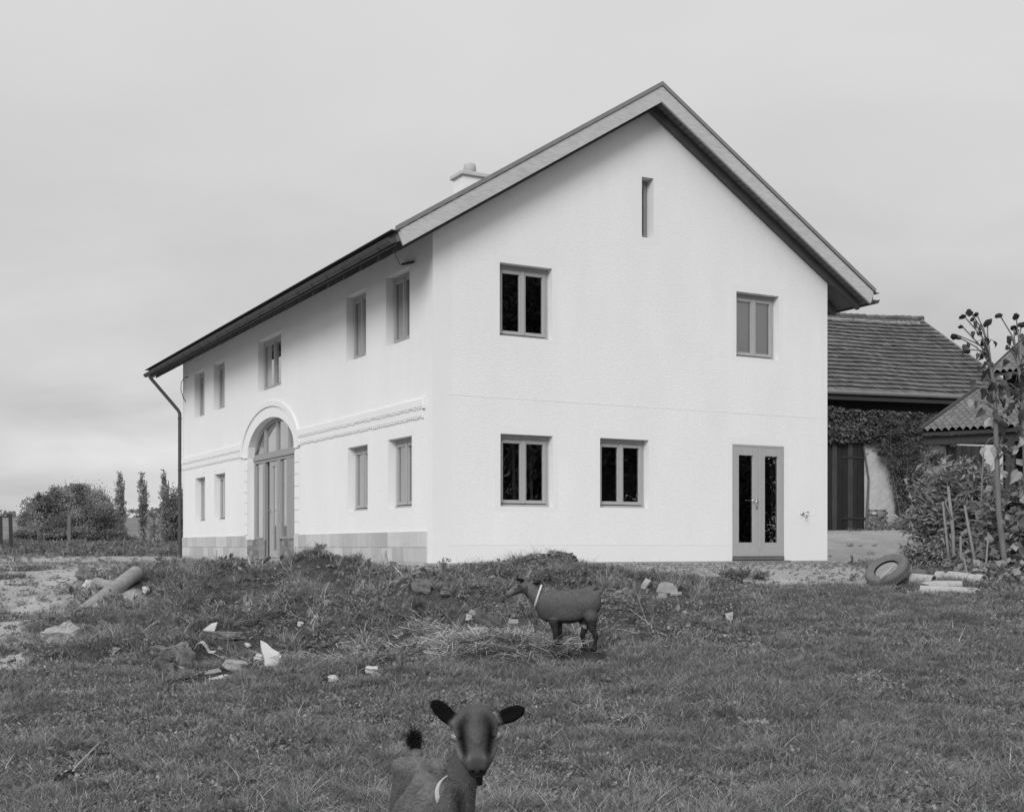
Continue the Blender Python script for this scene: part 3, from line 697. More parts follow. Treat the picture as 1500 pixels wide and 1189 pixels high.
# tall trees that stand out of the picture and are mirrored in the gable windows
M_FARD = mat('conifer_leaf', .06, .95, attr=True, spec=.0)
for i, (x, y) in enumerate(((23, 10.0), (27, 4.5), (31, -1), (34, 5))):
    tree('garden_tree', 'tall spreading tree beside the yard, mirrored in the gable windows', (x, y, g1(x, y)), [((x, y, 3.5), (3.4, 3.4, 2.6)), ((x, y, 6.5), (3.8, 3.8, 2.8)), ((x + 1.5, y - 1, 9.5), (3.2, 3.2, 2.6)), ((x - 1.5, y + 1.2, 8.6), (3.0, 3.0, 2.2)), ((x, y, 12.5), (2.4, 2.4, 2.2))], 46000, .24, 7.5, .3, 'tall trees beside the yard', M_FARD, sub=70)
for x, y in ((24, 16), (28, 13), (30, 19)):
    tree('garden_bush', 'round garden bush beyond the yard, mirrored in the glazed gable door', (x, y, g1(x, y)), [((x, y, 1.2), (2.4, 2.4, 1.5)), ((x + .6, y, 2.6), (1.7, 1.7, 1.2))], 14000, .16, 1.6, .1, 'garden bushes beyond the yard', M_FARD, sub=40, cat='bush')

# ---------------------------------------------- fence posts
M_POST = mat('weathered_post', .05, .95, var=.4, scale=8, stretch=(3, 3, .5)); M_POSTL = mat('grey_post', .16, .95, var=.3, scale=8, stretch=(3, 3, .5))
for (px, yt, Y, r, mm, lab) in ((2, 755, 44, .055, M_POST, 'dark square fence post at the very edge of the field'), (16.5, 752, 44, .062, M_POST, 'dark square fence post, taller of the dark pair'), (101.5, 754, 50, .065, M_POSTL, 'pale grey fence post in front of the bushes')):
    b = W(px, 0, Y); z0 = g1(b.x, Y); zt = W(px, yt, Y).z
    mb = MB(); mb.box((-r, -r, -.3), (r, r, zt - z0)); o = mb.build('fence_post', mm, bevel=.012, loc=(b.x, Y, z0)); o.rotation_euler = (R(random.uniform(-1.5, 1.5)), R(random.uniform(-1.5, 1.5)), R(20))
    tag(o, lab, 'fence post', 'fence posts at the edge of the field')

# ================================================================== BARN
M_BOARD = mat('barn_boards', .036, .9, var=.55, scale=5, stretch=(9, 9, .45), bump=.5, bscale=40, attr=True, var2=.3, scale2=.8)
M_OLDPL = mat('old_plaster', .48, .95, var=.28, scale=1.6, bump=.5, bscale=12, bdist=.03, var2=.25, scale2=6)
M_BTILE = mat('barn_tile', .105, .85, var=.25, scale=9, attr=True, bump=.4, bscale=40, var2=.2, scale2=.6)
BA = math.atan2(.294, .956); BZ = .40
barn = thing('barn', 'old barn with long tiled roof and dark plank doors behind the house', 'barn', (11.13, 44.0, BZ), BA)
def barn_build():
    r = random.Random(11); zl = lambda z: z - BZ
    x0, x1, run, tp, ze = -12.0, 8.36, 6.5, .624, zl(5.46)
    # tiled roof, course by course
    mb = MB(); nc = 20
    for side in (0, 1):
        for c in range(nc):
            y0, y1 = run * c / nc, run * (c + 1) / nc + .02
            x = x0; 
            while x < x1:
                w = .21; sag = .018 * math.sin(x * .9) + .010 * math.sin(x * 2.3 + c * .1) + r.uniform(-.004, .004)
                za, zb_ = ze + tp * y0 + .055 + sag + r.uniform(-.006, .006), ze + tp * y1 + sag + r.uniform(-.004, .004)
                yy = lambda y: y if side == 0 else 2 * run - y
                a = [(x + .004, yy(y0 - .015 + r.uniform(-.012, .012)), za), (x + w - .004, yy(y0 - .015), za), (x + w - .004, yy(y1), zb_), (x + .004, yy(y1), zb_)]
                lo = [(x + .004, yy(y0), za - .085), (x + w - .004, yy(y0), za - .085)]
                v = r.uniform(.75, 1.25) * (1.3 if r.random() < .04 else 1)
                if side == 0 or c % 3 == 0:
                    mb.quad(*(a if side == 0 else a[::-1]), 0, v); mb.quad((lo[0][0], lo[0][1], a[0][2] - .022), (lo[1][0], lo[1][1], a[1][2] - .022), a[1], a[0], 0, v)
                x += w
    # roof body and ridge tiles
    for sd in (0, 1):
        e0 = 0 if sd == 0 else 2 * run
        poly = [(x0, e0, ze - .16), (x0, run, ze + tp * run - .16), (x0, run, ze + tp * run - .28), (x0, e0, ze - .28)]
        if sd: poly.reverse()
        mb.prism(poly, (x1 - x0, 0, 0), 1)
    x = x0
    while x < x1:
        k = .04 * math.sin(x * .9) + r.uniform(-.012, .012)
        mb.tube([(x, run, ze + tp * run + .03 + k), (x + .34, run, ze + tp * run + .045 + k)], [.10, .12], 8, 0, r.uniform(.8, 1.3)); x += .31
    rf = mb.build('roof', [M_BTILE, mat('barn_underside', .04, .9)], barn)
    vb = MB(); vb.prism([(x1 + .002, -.05, ze - .25), (x1 + .002, run, ze + tp * run - .25), (x1 + .002, run, ze + tp * run + .10), (x1 + .002, -.05, ze + .10)], (.05, 0, 0)); vb.build('verge_board', mat('pale_verge', .26, .8, var=.2), rf)
    # walls
    w = MB(); zt = zl(3.78)
    w.box((x0 + .4, .5, -.6), (8.1, .9, zt), 0); w.box((x0 + .4, .55, zt), (8.1, .85, ze + .25), 1, .55)
    w.box((7.7, .9, -.6), (8.1, 2 * run - .5, ze + .25), 0)
    w.box((x0 + .4, 2 * run - .9, -.6), (7.7, 2 * run - .5, ze + .25), 0)
    gbl = [(7.75, .5, ze + .25), (7.75, 2 * run - .5, ze + .25), (7.75, run, ze + tp * run - .17)]
    w.prism(gbl, (.3, 0, 0), 1, .8)
    w.build('wall', [M_OLDPL, M_BOARD], barn)
    def boards(name, a, b, z0, z1, label=None):
        d = MB(); x = a
        while x < b - .02:
            q = min(x + r.uniform(.15, .24), b); d.box((x + .010, .44 - r.uniform(0, .02), z0 + r.uniform(0, .05)), (q - .006, .49, z1), 0, r.uniform(.55, 1.6)); x = q
        d.box((a, .475, z0), (b, .497, z1), 0, .3)
        o = d.build(name, M_BOARD, barn)
        for z in (z0 + .45, z1 - .55): h = MB(); h.box((b - .95, .405, z), (b + .04, .424, z + .07)); h.build('hinge', M_SEAL, o)
        return o
    boards('plank_door', -2.4, 1.74, .12, zl(3.70)); boards('plank_door', 5.25, 6.85, .5, zl(3.72))
    c = MB(); c.box((6.3, .40, zl(2.75)), (6.36, .43, zl(3.6))); c.box((5.45, .40, zl(2.55)), (6.75, .43, zl(2.62))); c.build('door_batten', M_BOARD, barn)
    g = MB(); g.tube([(x0, -.07, ze - .02), (x1, -.07, ze - .02)], .075, 8); g.build('gutter', mat('grey_gutter', .17, .5, var=.2), barn)
    bk = MB()
    for i in range(7):
        for j in range(9):
            if r.random() < .75: 
                xx = 1.86 + (j % 5) * .17 + (i % 2) * .08; zz = .35 + i * .085
                bk.box((xx, .482, zz), (xx + .15, .496, zz + .07), 0, r.uniform(.5, 1.4))
    bk.build('bare_brick', mat('old_brick', .2, .95, attr=True, var=.3), barn)
barn_build()
def BW(x, y, z): c, s = math.cos(BA), math.sin(BA); return Vector((11.13 + c * x - s * y, 44 + s * x + c * y, z))
M_IVY = mat('ivy_leaf', .095, .6, attr=True, spec=.3, trans=.15); M_SHR = mat('shrub_leaf', .125, .65, attr=True, spec=.25, trans=.2)
def barn_plants():
    iv = thing('wall_ivy', 'dark ivy hanging over the barn wall above the plank door', 'ivy', BW(1, .4, .6)); n = 15000
    x = RNG.uniform(-3.5, 5.6, n); z = 3.72 + RNG.beta(1.5, 1.5, n) * 1.45
    keep = (z < 4.95 + .35 * fbm(x * .9, z * 0, 5)) & (z > 3.72 + .22 * vnoise(x * 2.2, x * 0, 8)) & (z > 3.6)
    x, z = x[keep], z[keep]; y = .42 - RNG.uniform(0, .25, len(x)) - .12 * vnoise(x * 2, z * 2, 4)
    P = np.stack([*[np.array([BW(a, b, c)[:] for a, b, c in zip(x, y, z)])], ], 0)[0] - np.array(iv.location)
    V, Fq = leaf_arrays(P, .14, .75, droop=.75, face=(.25, -.9, .25)); np_mesh('foliage', V, Fq, M_IVY, iv, val=RNG.uniform(.4, 1.5, len(P)))
    st = MB(); st.tube([BW(1.8, .4, .6) - iv.location, BW(1.9, .4, 2.4) - iv.location, BW(1.6, .4, 4.2) - iv.location], [.05, .04, .02], 6); st.build('stem', M_BARK, iv)
    b = BW(3.3, -.1, .6)
    sh = thing('climbing_shrub', 'big unruly shrub climbing the barn wall beside the plank door', 'shrub', b)
    q = lambda x, z, rx, rz, y=.0: (tuple(BW(x, y, z) - b), (rx, .4, rz))
    cl = [q(3.3, 3.6, 1.0, .45), q(4.2, 4.4, .6, .4), q(2.5, 4.3, .5, .45), q(3.4, 2.9, .65, .5), q(3.0, 2.3, .4, .45), q(3.75, 2.2, .5, .55), q(3.45, 1.5, .4, .5), q(3.1, 1.7, .35, .5), q(3.5, 1.0, .45, .35), q(2.75, 2.9, .3, .3), q(2.25, 3.5, .3, .25), q(4.8, 3.9, .4, .22), q(4.45, 3.2, .25, .3)]
    foliage('foliage', cl, 13000, .10, M_SHR, sh, aspect=.4, sub=42, spread=.18, droop=.45, vr=(.4, 1.4))
    mb = MB()
    for k in range(14):
        a = Vector((random.uniform(-.3, .3), 0, -.2)); e = Vector(cl[k % len(cl)][0]); mb.tube([a, a.lerp(e, .5) + Vector((random.uniform(-.2, .2), -.1, .2)), e], [.03, .02, .008], 5)
    mb.build('stem', M_BARK, sh)
    P, _ = cluster_points([(tuple(BW(1.9 + i * .42, .0, .55 + random.uniform(0, .15))), (.35, .3, .22)) for i in range(11)], 4200, sub=14)
    V, Fq = leaf_arrays(P, .13, .6, up=.8); o = np_mesh('ground_cover', V, Fq, M_LEAF, val=RNG.uniform(.5, 1.6, len(P))); tag(o, 'low leafy strip of ground cover along the foot of the barn', 'ground cover', kind='stuff')
    kb = MB(); kb.box((-2.6, -.35, -.05), (1.9, .40, .18)); o = kb.build('earth_bank', mat('dark_sill', .07, .95, var=.4, scale=4), barn)
barn_plants()

# ================================================================== SHED
def shed_build():
    r = random.Random(4); A = W(1350, 631, 30); ang = math.atan2(-.55, .835); A.z -= 0
    z0 = g1(A.x, A.y); sh = thing('shed', 'low open shed with mossy corrugated tile roof beyond the sunflowers', 'shed', (A.x, A.y, z0), ang)
    H = A.z - z0; t1 = .28
    m_t = mat('pantile', .16, .9, var=.45, scale=7, bump=.4, bscale=45, attr=True, var2=.35, scale2=1.3)
    def sheet(name, x0, x1, y0, y1, zf, par, per=.165, amp=.05, lap=.42):
        xs = np.arange(x0, x1, per / 8); rows = int((y1 - y0) / lap); V = []; Fq = []; val = []
        for k in range(rows):
            ya, yb = y0 + k * lap - .03, y0 + (k + 1) * lap
            for j, x in enumerate(xs):
                ph = (x - x0) / per * 2 * math.pi; p = amp * (abs(math.sin(ph / 2)) * 1.6 - .6)
                jt = .01 * vnoise((x // per) * 3.3, k * 5.1, 8)
                V += [(x, ya + jt * 2, zf(ya) + p + .012 + jt), (x, yb, zf(yb) + p)]
            b = k * len(xs) * 2
            for j in range(len(xs) - 1): Fq.append((b + 2 * j, b + 2 * j + 2, b + 2 * j + 3, b + 2 * j + 1)); val.append(.88 + .24 * float(_h(np.array(j // 8), np.array(k), 5)))
        return np_mesh(name, V, Fq, m_t, par, smooth=True, val=val)
    zf1 = lambda y: H + t1 * y
    rf = sheet('roof', -.02, 5.2, 0, 5.5, zf1, sh)
    u = MB(); u.prism([(0, .02, zf1(0) - .05), (0, 5.5, zf1(5.5) - .05), (0, 5.5, zf1(5.5) - .12), (0, .02, zf1(0) - .12)], (5.2, 0, 0)); u.tube([(-.03, -.05, zf1(0) + .02), (-.03, 5.5, zf1(5.5) + .03)], .07, 8)
    u.build('roof_boarding', M_POST, rf)
    H2 = 1.96 + H; zf2 = lambda y: H2 + .335 * (y - 5.05)
    r2 = sheet('upper_roof', .4, 5.2, 5.05, 9.9, zf2, sh)
    v = MB(); v.prism([(.37, 5.0, zf2(5) + .04), (.37, 9.9, zf2(9.9) + .04), (.37, 9.9, zf2(9.9) - .22), (.37, 5.0, zf2(5) - .22)], (.05, 0, 0)); v.prism([(.45, 5.02, zf2(5) - .05), (.45, 9.9, zf2(9.9) - .05), (.45, 9.9, zf2(9.9) - .1), (.45, 5.02, zf2(5) - .1)], (4.7, 0, 0))
    v.build('verge_board', M_POST, r2)
    w = MB(); w.box((.7, 5.5, -.3), (5.2, 5.6, zf2(5.5) - .1), 0, .6); w.build('back_wall', M_BOARD, sh)
    b = MB(); b.box((-.0, .16, zf1(0) - .33), (5.2, .30, zf1(0) - .13)); b.build('beam', M_POST, sh)
    for (x, y) in ((1.98, .25), (4.6, .25)):
        p = MB(); p.box((x - .10, y - .10, -.4), (x + .10, y + .10, zf1(y) - .335 if y < 1 else zf1(y) - .12)); p.build('post', M_POST, sh)
    k = MB(); k.box((2.35, 1.0, -.3), (5.2, 1.1, zf1(1) - .13), 0, .5); k.build('side_wall', M_BOARD, sh)
    n = MB(); n.box((1.965, .08, .95), (2.03, .115, 1.35)); n.build('notice', mat('pale_card', .5, .9), sh)
    for (sx, sy, ex) in ((.1, .3, 1.2), (1.0, .3, 1.95)):
        pass
shed_build()
EXC = []
_K = np.arange(5.0, 24.0, .01)
def on(px, py, exc=.16):                       # the spot of ground seen at a place in the photograph
    x = (px - CX) / F * _K; z = (CY - py) / F * _K; g = gz(x, _K); h = np.nonzero(z <= g)[0]; k = h[0] if len(h) else 1100
    if exc: EXC.append((x[k], _K[k], exc))
    return Vector((x[k], _K[k], g[k]))
# ================================================================== GOATS (one skin each, grown from a distance field)
def sdf_mesh(prims, lo, hi, h):
    lo = np.array(lo, np.float32); n = np.ceil((np.array(hi) - lo) / h).astype(int) + 1
    D = np.full(n, 1.0, np.float32); ax = [lo[i] + h * np.arange(n[i], dtype=np.float32) for i in range(3)]
    for pr in prims:
        kind, k = pr[0], pr[1]; mg = k + 3 * h
        if kind == 'cone':
            a, b, ra, rb = np.array(pr[2], np.float32), np.array(pr[3], np.float32), pr[4], pr[5]
            mn, mx = np.minimum(a - ra, b - rb) - mg, np.maximum(a + ra, b + rb) + mg
        else:
            c, rad = np.array(pr[2], np.float32), np.array(pr[3], np.float32); M = np.eye(3, dtype=np.float32) if len(pr) < 5 else np.array(pr[4], np.float32)
            mm = rad.max(); mn, mx = c - mm - mg, c + mm + mg
        i0 = np.clip(np.floor((mn - lo) / h).astype(int), 0, n); i1 = np.clip(np.ceil((mx - lo) / h).astype(int) + 1, 0, n)
        if (i1 <= i0).any(): continue
        X, Y, Z = np.meshgrid(ax[0][i0[0]:i1[0]], ax[1][i0[1]:i1[1]], ax[2][i0[2]:i1[2]], indexing='ij')
        if kind == 'cone':
            d = b - a; L2 = float(d @ d) + 1e-9; t = np.clip(((X - a[0]) * d[0] + (Y - a[1]) * d[1] + (Z - a[2]) * d[2]) / L2, 0, 1)
            sd = np.sqrt((X - a[0] - t * d[0]) ** 2 + (Y - a[1] - t * d[1]) ** 2 + (Z - a[2] - t * d[2]) ** 2) - (ra + (rb - ra) * t)
        else:
            P = [(X - c[0]) * M[r][0] + (Y - c[1]) * M[r][1] + (Z - c[2]) * M[r][2] for r in range(3)]
            k0 = np.sqrt(sum((P[r] / rad[r]) ** 2 for r in range(3))) + 1e-6; k1 = np.sqrt(sum((P[r] / rad[r] ** 2) ** 2 for r in range(3))) + 1e-6
            sd = k0 * (k0 - 1) / k1
        sl = tuple(slice(i0[r], i1[r]) for r in range(3)); A = D[sl]
        if kind == 'cut': hh = np.clip(.5 - .5 * (A + sd) / k, 0, 1); D[sl] = A * (1 - hh) - sd * hh + k * hh * (1 - hh)
        else: hh = np.clip(.5 + .5 * (sd - A) / k, 0, 1); D[sl] = sd * (1 - hh) + A * hh - k * hh * (1 - hh)
    neg = D < 0; c8 = sum(neg[i:n[0] - 1 + i, j:n[1] - 1 + j, k:n[2] - 1 + k].astype(np.int8) for i in (0, 1) for j in (0, 1) for k in (0, 1))
    act = (c8 > 0) & (c8 < 8); idx = np.argwhere(act); ids = np.full(act.shape, -1, np.int32); ids[act] = np.arange(len(idx))
    cor = np.array([(i, j, k) for i in (0, 1) for j in (0, 1) for k in (0, 1)]); val = np.stack([D[tuple((idx + o).T)] for o in cor], 1)
    acc = np.zeros((len(idx), 3)); cnt = np.zeros(len(idx))
    for a in range(8):
        for b in range(a + 1, 8):
            if np.abs(cor[a] - cor[b]).sum() != 1: continue
            m = (val[:, a] < 0) != (val[:, b] < 0); t = np.where(m, val[:, a] / (val[:, a] - val[:, b] + 1e-12), 0)
            acc += m[:, None] * (cor[a] + t[:, None] * (cor[b] - cor[a])); cnt += m
    V = lo + h * (idx + acc / cnt[:, None]); faces = []
    for axn in range(3):
        o1, o2 = [(1, 2), (2, 0), (0, 1)][axn]
        s0 = [slice(0, None)] * 3; s1 = [slice(0, None)] * 3; s0[axn] = slice(0, -1); s1[axn] = slice(1, None)
        ch = neg[tuple(s0)] != neg[tuple(s1)]; e = np.argwhere(ch)
        ok = (e[:, o1] > 0) & (e[:, o2] > 0) & (e[:, o1] < n[o1] - 1) & (e[:, o2] < n[o2] - 1); e = e[ok]
        u1 = np.zeros(3, int); u1[o1] = 1; u2 = np.zeros(3, int); u2[o2] = 1
        q = np.stack([ids[tuple(e.T)], ids[tuple((e - u1).T)], ids[tuple((e - u1 - u2).T)], ids[tuple((e - u2).T)]], 1)
        fl = neg[tuple(e.T)]; q[~fl] = q[~fl][:, ::-1]; faces.append(q[(q >= 0).all(1)])
    return V, np.concatenate(faces)
def ellM(f, up=(0, 0, 1)):                      # rows: side, forward, up
    f = Vector(f).normalized(); s = f.cross(Vector(up)).normalized(); u = s.cross(f); return [s[:], f[:], u[:]]
def laplace(V, Fq, it=2, w=.5):
    for _ in range(it):
        acc = np.zeros_like(V); c = np.zeros(len(V))
        for a, b in ((0, 1), (1, 2), (2, 3), (3, 0)):
            np.add.at(acc, Fq[:, a], V[Fq[:, b]]); np.add.at(acc, Fq[:, b], V[Fq[:, a]]); np.add.at(c, Fq[:, a], 1); np.add.at(c, Fq[:, b], 1)
        V = V * (1 - w) + w * acc / np.maximum(c, 1)[:, None]
    return V
def fur(V, Fq, val, n, length, width, flow, parent, material, keep=None, lift=.25, name='coat', lenf=None, tone=(.5, 1.65)):
    """short lying hairs rooted all over a skin"""
    a, b, c = V[Fq[:, 0]], V[Fq[:, 1]], V[Fq[:, 2]]; d = V[Fq[:, 3]]
    nr = np.cross(c - a, d - b); ar = np.linalg.norm(nr, axis=1); nr /= ar[:, None] + 1e-9
    i = RNG.choice(len(Fq), n, p=ar / ar.sum()); s, t = RNG.uniform(0, 1, (2, n, 1))
    P = (a[i] * (1 - s) + b[i] * s) * (1 - t) + (d[i] * (1 - s) + c[i] * s) * t; N = nr[i]; vv = val[Fq[i, 0]]
    if keep is not None:
        k = keep(P); P, N, vv = P[k], N[k], vv[k]
    fl = flow(P) + .35 * RNG.normal(size=P.shape); fl = fl - N * (fl * N).sum(1, keepdims=True); fl /= np.linalg.norm(fl, axis=1, keepdims=True) + 1e-6
    L = length * RNG.uniform(.6, 1.4, (len(P), 1)) * (1 if lenf is None else lenf(P)[:, None]); sd = np.cross(N, fl) * width * .5
    m1 = P + fl * L * .5 + N * L * lift * .7; tip = P + fl * L + N * L * lift
    Vh = np.stack([P - sd, P + sd, m1 + sd * .6, tip], 1); Vh = np.stack([P - sd, P + sd, tip + sd * .1, tip - sd * .1], 1).reshape(-1, 3)
    return np_mesh(name, Vh, np.arange(4 * len(P)).reshape(-1, 4), material, parent, val=vv * RNG.uniform(tone[0], tone[1], len(P)))
M_HIDE = mat('goat_hide', .100, .75, attr=True, var=.22, scale=26, spec=.06, bump=.25, bscale=220, bdist=.004, var2=.12, scale2=7)
M_HAIR = mat('goat_hair', .108, .7, attr=True, spec=.08)
M_EYE = mat('goat_eye', .22, .12, spec=.6); M_PUPIL = mat('pupil', .01, .15, spec=.6); M_COLLAR = mat('pale_collar', .52, .6, var=.1, scale=30); M_HOOF = mat('hoof', .04, .6)
def vec(*a): return np.array(a, float)

def near_goat():
    E_ = np.array(W(697, 1068, 3.90)); f = vec(.0080, -.136, -.098); f /= np.linalg.norm(f)
    r = vec(1, .0, .012); r -= f * (r @ f); r /= np.linalg.norm(r); u = np.cross(r, f); u = u if u[2] > 0 else -u
    H = lambda x, y, z: E_ + r * x + f * y + u * z
    Mh = [r, f, u]; p = []
    K = .025
    # skull, face, jaw
    p += [('ell', K, H(0, -.035, -.010), (.062, .070, .046), Mh), ('ell', K, H(0, -.012, .016), (.054, .05, .022), Mh), ('cone', K, H(0, .0, -.004), H(0, .125, -.016), .050, .030),
          ('cone', .02, H(.022, -.03, -.05), H(.010, .11, -.042), .036, .020), ('cone', .02, H(-.022, -.03, -.05), H(-.010, .11, -.042), .036, .020),
          ('ell', .016, H(0, .135, -.017), (.0335, .032, .025), Mh), ('ell', .010, H(.019, .150, -.010), (.012, .014, .011), Mh), ('ell', .010, H(-.019, .150, -.010), (.012, .014, .011), Mh), ('ell', .015, H(0, .128, -.047), (.027, .030, .018), Mh), ('ell', .012, H(0, .118, -.062), (.018, .02, .016), Mh),
          ('ell', .014, H(.050, .008, .017), (.018, .032, .013), Mh), ('ell', .014, H(-.050, .008, .017), (.018, .032, .013), Mh), ('ell', .02, H(0, .0, -.004), (.060, .05, .034), Mh),
          ('ell', .016, H(.048, .02, -.022), (.014, .04, .016), Mh), ('ell', .016, H(-.048, .02, -.022), (.014, .04, .016), Mh), ('ell', .014, H(0, .03, .026), (.022, .07, .016), Mh)]
    for s in (-1, 1):
        p += [('ell', .022, H(s * .040, .028, -.040), (.026, .052, .032), Mh), ('ell', .018, H(s * .030, .075, -.032), (.022, .045, .024), Mh), ('cut', .006, H(s * .0125, .163, -.018), (.0035, .010, .0065), Mh)]
    for s in (-1, 1): p += [('ell', .008, H(s * .056, .022, .0125), (.012, .024, .006), Mh), ('ell', .008, H(s * .058, .022, -.020), (.010, .020, .006), Mh)]
    p += [('cut', .005, H(0, .158, -.0385), (.022, .016, .0030), Mh)]
    # ears
    ears = []
    for base, tip, nrm in ((W(671, 1062, 3.97), W(633, 1027, 3.98), (.3, -1, .15)), (W(722, 1056, 3.97), W(768, 1038, 3.97), (-.1, -1, .35))):
        b, t = np.array(base), np.array(tip); d = t - b; L = np.linalg.norm(d); d /= L
        nn = vec(*nrm); nn -= d * (nn @ d); nn /= np.linalg.norm(nn); w = np.cross(nn, d); Me = [w, d, nn]
        c = b + d * L * .56
        p += [('ell', .012, c, (.026, L * .47, .010), Me), ('cone', .016, b - d * .03, b + d * .045, .017, .015), ('cut', .006, c + nn * .0125, (.0195, L * .38, .010), Me)]
        ears.append((c, d, nn, w, L))
    # neck and trunk
    nk0 = H(0, -.075, -.035); nk1 = np.array(W(668, 1180, 4.03)); nk2 = vec(-.215, 4.10, -1.02)
    p += [('cone', .03, nk0, nk1, .050, .046), ('cone', .04, nk1, nk2, .048, .085), ('cone', .03, H(0, -.05, -.06), nk1 + vec(.0, -.01, -.02), .030, .034)]
    wi = np.array(W(636, 1152, 4.22)); mb_ = np.array(W(622, 1140, 4.5)); hp = np.array(W(612, 1112, 4.80)); tb = np.array(W(609, 1106, 4.90))
    p += [('cone', .04, nk1 + vec(-.0, .02, -.02), wi - vec(0, 0, .05), .046, .05), ('cone', .03, wi - vec(0, 0, .028), mb_ - vec(0, 0, .028), .026, .026), ('cone', .03, mb_ - vec(0, 0, .028), hp - vec(0, 0, .022), .026, .024),
          ('ell', .06, vec(-.255, 4.22, -1.03), (.125, .17, .19)), ('ell', .06, vec(-.295, 4.50, -1.04), (.150, .24, .19)), ('ell', .05, vec(-.335, 4.78, -.98), (.095, .15, .15))]
    h1, h2 = np.array(W(582, 1113, 4.78)), np.array(W(646, 1116, 4.78))
    p += [('cone', .022, h1 + vec(.01, -.0, -.02), h1 + vec(.03, .03, -.03), .018, .03), ('cone', .022, h2 + vec(-.01, 0, -.02), h2 + vec(-.03, .03, -.03), .018, .03), ('cone', .03, h1 + vec(.02, .0, -.03), h2 + vec(-.02, 0, -.03), .025, .025),
          ('cone', .03, h1 + vec(0.015, .02, -.03), vec(-.415, 4.82, -1.12), .03, .07), ('cone', .03, h2 + vec(-.015, .02, -.03), vec(-.25, 4.82, -1.12), .03, .07)]
    # tail, held up
    tt = np.array(W(607, 1083, 4.93)); p += [('cone', .02, tb - vec(0, .02, .03), tb + vec(0, .03, .005), .026, .022), ('cone', .012, tb + vec(0, .03, .0), tt, .020, .014)]
    # legs
    gl = lambda x, y: g1(x, y)
    for (x, y, hx, front) in ((-.325, 4.13, -.35, 1), (-.165, 4.10, -.17, 1), (-.425, 4.84, -.44, 0), (-.24, 4.84, -.25, 0)):
        zg = gl(hx, y)
        if front: J = [(x, y + .03, -1.10), (x, y, -1.30), (hx, y + .0, -1.42 + .0), (hx, y - .005, zg + .05)]; Rr = [.060, .036, .026, .019]
        else: J = [(x, y - .04, -1.10), (x, y - .07, -1.26), (hx, y + .06, -1.40), (hx, y + .03, zg + .05)]; Rr = [.085, .05, .026, .019]
        for a, b, ra, rb in zip(J, J[1:], Rr, Rr[1:]): p.append(('cone', .02, vec(*a), vec(*b), ra, rb))
        p.append(('ell', .01, vec(hx, y - .01, zg + .03), (.024, .034, .035)))
    V, Fq = sdf_mesh(p, (-.55, 3.66, -1.70), (.06, 5.04, -.44), .0050)
    V = laplace(V, Fq, 1, .4)
    # markings of the coat, with body shade and highlights put into its tones
    q = V - E_; hx, hy, hz = q @ r, q @ f, q @ u
    val = np.full(len(V), 1.0); head = (hy > -.10) & (hz > -.09) & (np.abs(hx) < .08)
    stripe = np.exp(-((np.abs(hx) - (.047 - .15 * np.clip(hy - .02, 0, .2))) / (.0155 - .05 * np.clip(hy - .02, 0, .12))) ** 2) * sst(-.03, .03, hy) * (1 - sst(.085, .13, hy)) * sst(-.035, -.005, hz)
    val = np.where(head, val * .84 * (1 - .90 * stripe), val)
    brow = np.exp(-((np.abs(hx) - .034) / .02) ** 2 - ((hy - .0) / .04) ** 2) * sst(.0, .03, hz); val = np.where(head, val * (1 - .60 * brow), val)
    val = np.where(head, val * (1 - .42 * sst(.125, .150, hy)), val); val = np.where(head & (hy > .06), val * (1 - .85 * (1 - sst(-.054, -.040, hz))), val)
    val = np.where(head, val * (1 + 1.0 * np.exp(-((np.abs(hx) - .064) / .010) ** 2 - ((hy - .024) / .024) ** 2 - ((hz + .004) / .019) ** 2)), val)
    val = np.where(head, val * (1 + .95 * sst(.034, .05, np.abs(hx)) * sst(-.008, -.022, hz) * sst(.02, .0, hy * 0 + np.abs(hy - .04) - .05)), val)
    val = np.where(head, val * (1 + 1.1 * np.exp(-((np.abs(hx) - .021) / .006) ** 2 - ((hy - .125) / .018) ** 2 - ((hz + .004) / .014) ** 2)), val)
    val = np.where(head, val * (1 - .85 * np.exp(-((np.abs(hx) - .0115) / .006) ** 2 - ((hy - .158) / .012) ** 2 - ((hz + .018) / .008) ** 2)), val)
    for c, d, nn, w, L in ears:
        e = V - c; ee = (np.abs(e @ d) < L * .58) & (np.abs(e @ w) < .033) & (np.abs(e @ nn) < .022)
        side = sst(-.004, .001, e @ nn) * sst(-L * .42, -L * .25, e @ d); val = np.where(ee, 1.15 * (1 - side) + .03 * side, val)
    th = np.exp(-((V[:, 0] - (nk1[0] + .012)) / .022) ** 2) * sst(-.74, -.80, V[:, 2]) * sst(4.08, 4.0, V[:, 1]); val *= 1 - .75 * th
    rib = .5 + .5 * np.sin(V[:, 1] * 46 + V[:, 2] * 22); val = np.where(V[:, 1] > 4.2, val * (1 - .16 * rib * (1 - sst(-.90, -.82, V[:, 2]))), val)  # hollows between the ribs darkened in the coat tone
    tl = V[:, 2] > tb[2] + .025; tl &= V[:, 1] > 4.85; val = np.where(tl, .12, val)
    val *= 1 + .22 * fbm(V[:, 0] * 26 + V[:, 1] * 9, V[:, 2] * 11, 71, 3)
    body = V[:, 1] > 4.12; val = np.where(body & ~tl, val * (1.02 + .25 * sst(-.95, -.80, V[:, 2])), val)  # back and hips painted paler, as highlights
    base = np.array((-.30, 4.5, g1(-.30, 4.5))); t = thing('goat', 'nearest goat, looking up at the viewer with black ears spread wide', 'goat', base, 0, 'goats in the meadow')
    np_mesh('body', V - base, Fq, M_HIDE, t, smooth=True, val=val, vdom='POINT')
    def flow(P):
        h = ((P - E_) @ f > -.1) & (P[:, 1] < 4.06) & (P[:, 2] > -.75)
        return np.where(h[:, None], (-f - .4 * u)[None], vec(0, .75, -.65)[None])
